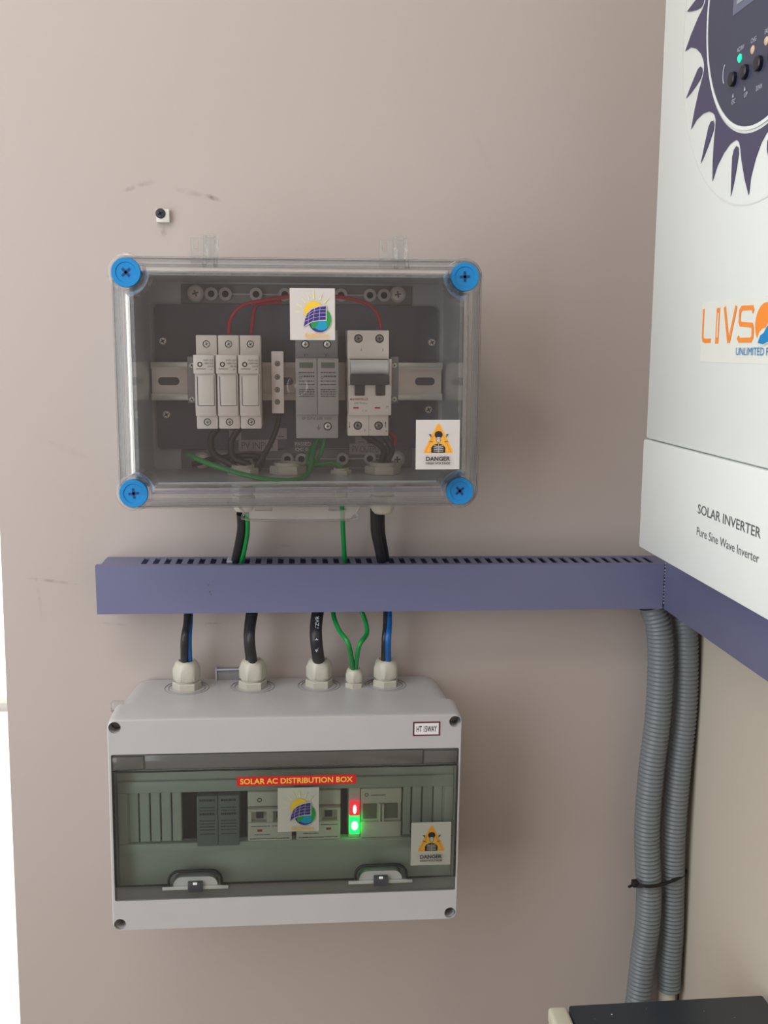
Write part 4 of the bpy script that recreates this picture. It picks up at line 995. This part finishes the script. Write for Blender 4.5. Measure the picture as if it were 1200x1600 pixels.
stroke(b, [(.3070, zh-.003), (.3055, zh-.0010), (.2905, zh-.0008), (.2880, zh-.0025), (.2878, .0178), (.2895, .0160), (.3060, .0150), (.3078, .0130), (.3078, zl+.0032), (.3060, zl+.0014), (.2890, zl+.0014), (.2872, zl+.0030)], .0030, ORANGE)
b.plate([(.3250+.0138*math.cos(t), .0155+.0128*math.sin(t)) for t in [i*2*PI/40 for i in range(40)]], [], fe, .00065, .00065, ORANGE)
b.plate([(.3145, .0045), (.3175, .0100), (.3215, .0125), (.3260, .0130), (.3300, .0165), (.3390, .0190), (.3385, .0120), (.3340, .0050), (.3250, .0025), (.3200, .0030)], [], fe, .00075, .00075, MATS['brand_label_film'])
b.plate([(.3165, .0040), (.3195, .0085), (.3240, .0100), (.3275, .0135), (.3330, .0165), (.3380, .0175), (.3375, .0110), (.3320, .0050), (.3240, .0030)], [], fe, .00085, .00085, LOGOB)
b.text('UNLIMITED P', Vector((XI-.0009, -.2858, -.0037)), Vector((0, -1, 0)), UZ, .0465, .0048, LOGOB)
b.build('brand_label', up)
b = MB()
b.text('SOLAR INVERTER', Vector((XI-.0014, -.2390, -.1152)), Vector((0, -1, 0)), UZ, .0990, .0068, INKG, off=.008)
b.text('Pure Sine Wave Inverter', Vector((XI-.0014, -.2392, -.1308)), Vector((0, -1, 0)), UZ, .0985, .0060, INKG)
b.build('type_lettering', lw)

# ------------------------------------------------------------------ conduits
def conduit(label, pts, r, pitch=.0042):
    P_ = spline(pts, 40); L = 0; ps = [P_[0]]; acc = 0; step = pitch/4; out_ = [P_[0]]
    for i in range(1, len(P_)):
        seg = P_[i]-P_[i-1]; l = seg.length; t = step-acc
        while t <= l: out_.append(P_[i-1]+seg*(t/l)); t += step
        acc = l-(t-step)
    pr_ = (1.0, 1.0, .88, .88)
    b = MB(); b.tube(out_, r, CONDUIT, 20, 1, True, rf=lambda i: r*pr_[i % 4])
    b.sm = [False if True else x for x in b.sm]
    o = b.build('corrugated_conduit', org=pts[0]); tag(o, label, 'conduit', 'corrugated conduits under the duct')
    for f in o.data.polygons: f.use_smooth = True
    return o
yA = -.026
conduit('front left grey corrugated conduit, the one flaring outward at its lower end', W3((1019, 946, yA), (1030, 985, yA), (1032, 1040, yA), (1028, 1120, yA), (1018, 1200, yA), (1011, 1290, yA), (1012, 1350, yA), (1014, 1384, yA), (1012, 1440, yA), (1004, 1500, yA), (996, 1570, yA-.003), (985, 1640, yA-.006), (980, 1720, yA-.006)), .0124)
yB = -.019
conduit('grey corrugated conduit nearest the room corner, ending on a white pipe', W3((1066, 950, yB), (1072, 1000, yB), (1071, 1100, yB), (1061, 1200, yB), (1053, 1300, yB), (1051, 1380, yB), (1050, 1450, yB), (1047, 1500, yB), (1045, 1546, yB)), .0116)
pp = W3((1043, 1538, yB), (1042, 1640, yB), (1040, 1740, yB)); b = MB(); b.lathe(pp[0], (0, 0, -1), [(.0082, 0), (.0082, .04), (.0095, .041), (.0095, .30)], PVC, 20)
tag(b.build('pvc_pipe', org=pp[0]), 'white pipe stub below the corner conduit, behind the dark-topped cabinet', 'pipe')
yc = -.007
wire('black_cable', 'thin black cable running down the room corner behind the conduits', W3((1097, 985, yc), (1092, 1100, yc), (1085, 1200, yc), (1078, 1300, yc), (1072, 1400, yc), (1068, 1480, yc), (1062, 1560, yc-.002), (1058, 1640, yc-.002)), .0024, BLACK)
t = thing('cable_tie', 'black cable tie binding the two grey conduits', 'cable tie', at(1033, 1390, y=-.03))
b = MB(); b.tube(W3((992, 1379, -.022), (994, 1384, -.034), (1003, 1384, -.040), (1015, 1385, -.0415), (1030, 1383, -.0395), (1046, 1378, -.0345), (1062, 1371, -.029), (1071, 1363, -.020), (1071, 1360, -.011)), .0017, HOLE, 8, 5); b.build('strap', t)
c = at(992, 1380, y=-.034); b = MB(); b.box((c.x-.0030, c.y-.004, c.z-.0028), (c.x+.0030, c.y+.003, c.z+.0030), HOLE, .0008); b.build('lock_head', t)
b = MB(); e = at(982, 1386, y=-.036); b.tube([c, (c+e)/2+Vector((0, 0, -.0004)), e], .0013, HOLE, 8, 3); b.build('strap_tail', t)

# ------------------------------------------------------------------ dark-topped cabinet at the lower right
zt_c = at(1196, 1564, X=.381).z; cA = at(888, 1574, z=zt_c); cl = at(857, 1576, z=zt_c)
y_b = cA.y
cab = thing('battery_cabinet', 'cream cabinet with a dark flat top at the lower right, below the conduits', 'cabinet', (.2, y_b-.25, -1.45))
x_l = at(857, 1577, y=y_b).x; x_i = cA.x
b = MB(); b.box((x_l, y_b-.52, -1.43), (XR-.006, y_b+.004, zt_c-.012), CREAM, .004)
b.box((x_l, y_b-.52, zt_c-.014), (x_i, y_b+.004, zt_c-.0005), CREAM, .0035, 3); b.box((x_l+.02, y_b-.50, -1.45), (XR-.03, y_b-.02, -1.42), HOLE)
b.build('body', cab)
b = MB(); b.box((x_i+.0005, y_b-.52, zt_c-.011), (XR-.006, y_b+.002, zt_c+.0008), DARKTOP, .002); b.build('top_panel', cab)
b = MB()
for px, py, r in ((956, 1585, .0008), (1100, 1580, .0004), (1148, 1590, .0004), (930, 1592, .0003), (1010, 1576, .0003)):
    c = at(px, py, z=zt_c+.001); b.add([c+Vector((math.cos(i)*r, math.sin(i)*r, 0)) for i in range(6)], [list(range(6))], PALE)
b.build('dust_speck', cab)

# ------------------------------------------------------------------ small things on the wall
c = pw(254.5, 337); t = thing('wall_plug', 'small white square wall plug with a dark screw, above the clear enclosure', 'wall plug', c)
b = MB(); b.box((c.x-.0052, -.0002, c.z-.0062), (c.x+.0062, -.0050, c.z+.0052), mat('white_plug_plastic', (215, 212, 204), .4), .0008); b.build('plug', t)
b = MB(); screw(b, (c.x-.0014, -.0050, c.z+.0012), .0043, mat('blackened_screw', (66, 68, 84), .4, metal=.4), HOLE, .5, depth=.0016); b.build('screw', t)
p, q = at(338, 1056, y=-.006), at(378, 1044, y=-.006); t = MB()
t.box((p.x, -.0002, p.z-.006), (q.x, -.007, q.z-.0006), RIB, .0006); t.box((p.x-.0007, -.0002, p.z-.006), (p.x+.0008, -.0090, q.z+.0008), PALE, .0003); t.box((p.x, -.0062, q.z-.0010), (q.x, -.0090, q.z+.0002), PALE, .0003)
tag(t.build('duct_offcut', org=(p.x, 0, p.z)), 'small grey plastic piece on the wall behind the second gland', 'offcut')

# ------------------------------------------------------------------ lift everything so that the floor is z = 0
bpy.context.view_layer.update()
for o in list(bpy.data.objects):
    if o.parent is None:
        if o.type == 'MESH' and o.get('kind') == 'structure':   # keep structure at the origin, move its vertices
            o.data.transform(Matrix.Translation((0, 0, H)))
            for ch in o.children: ch.data.transform(Matrix.Translation((0, 0, H)))
        else:
            o.location.z += H
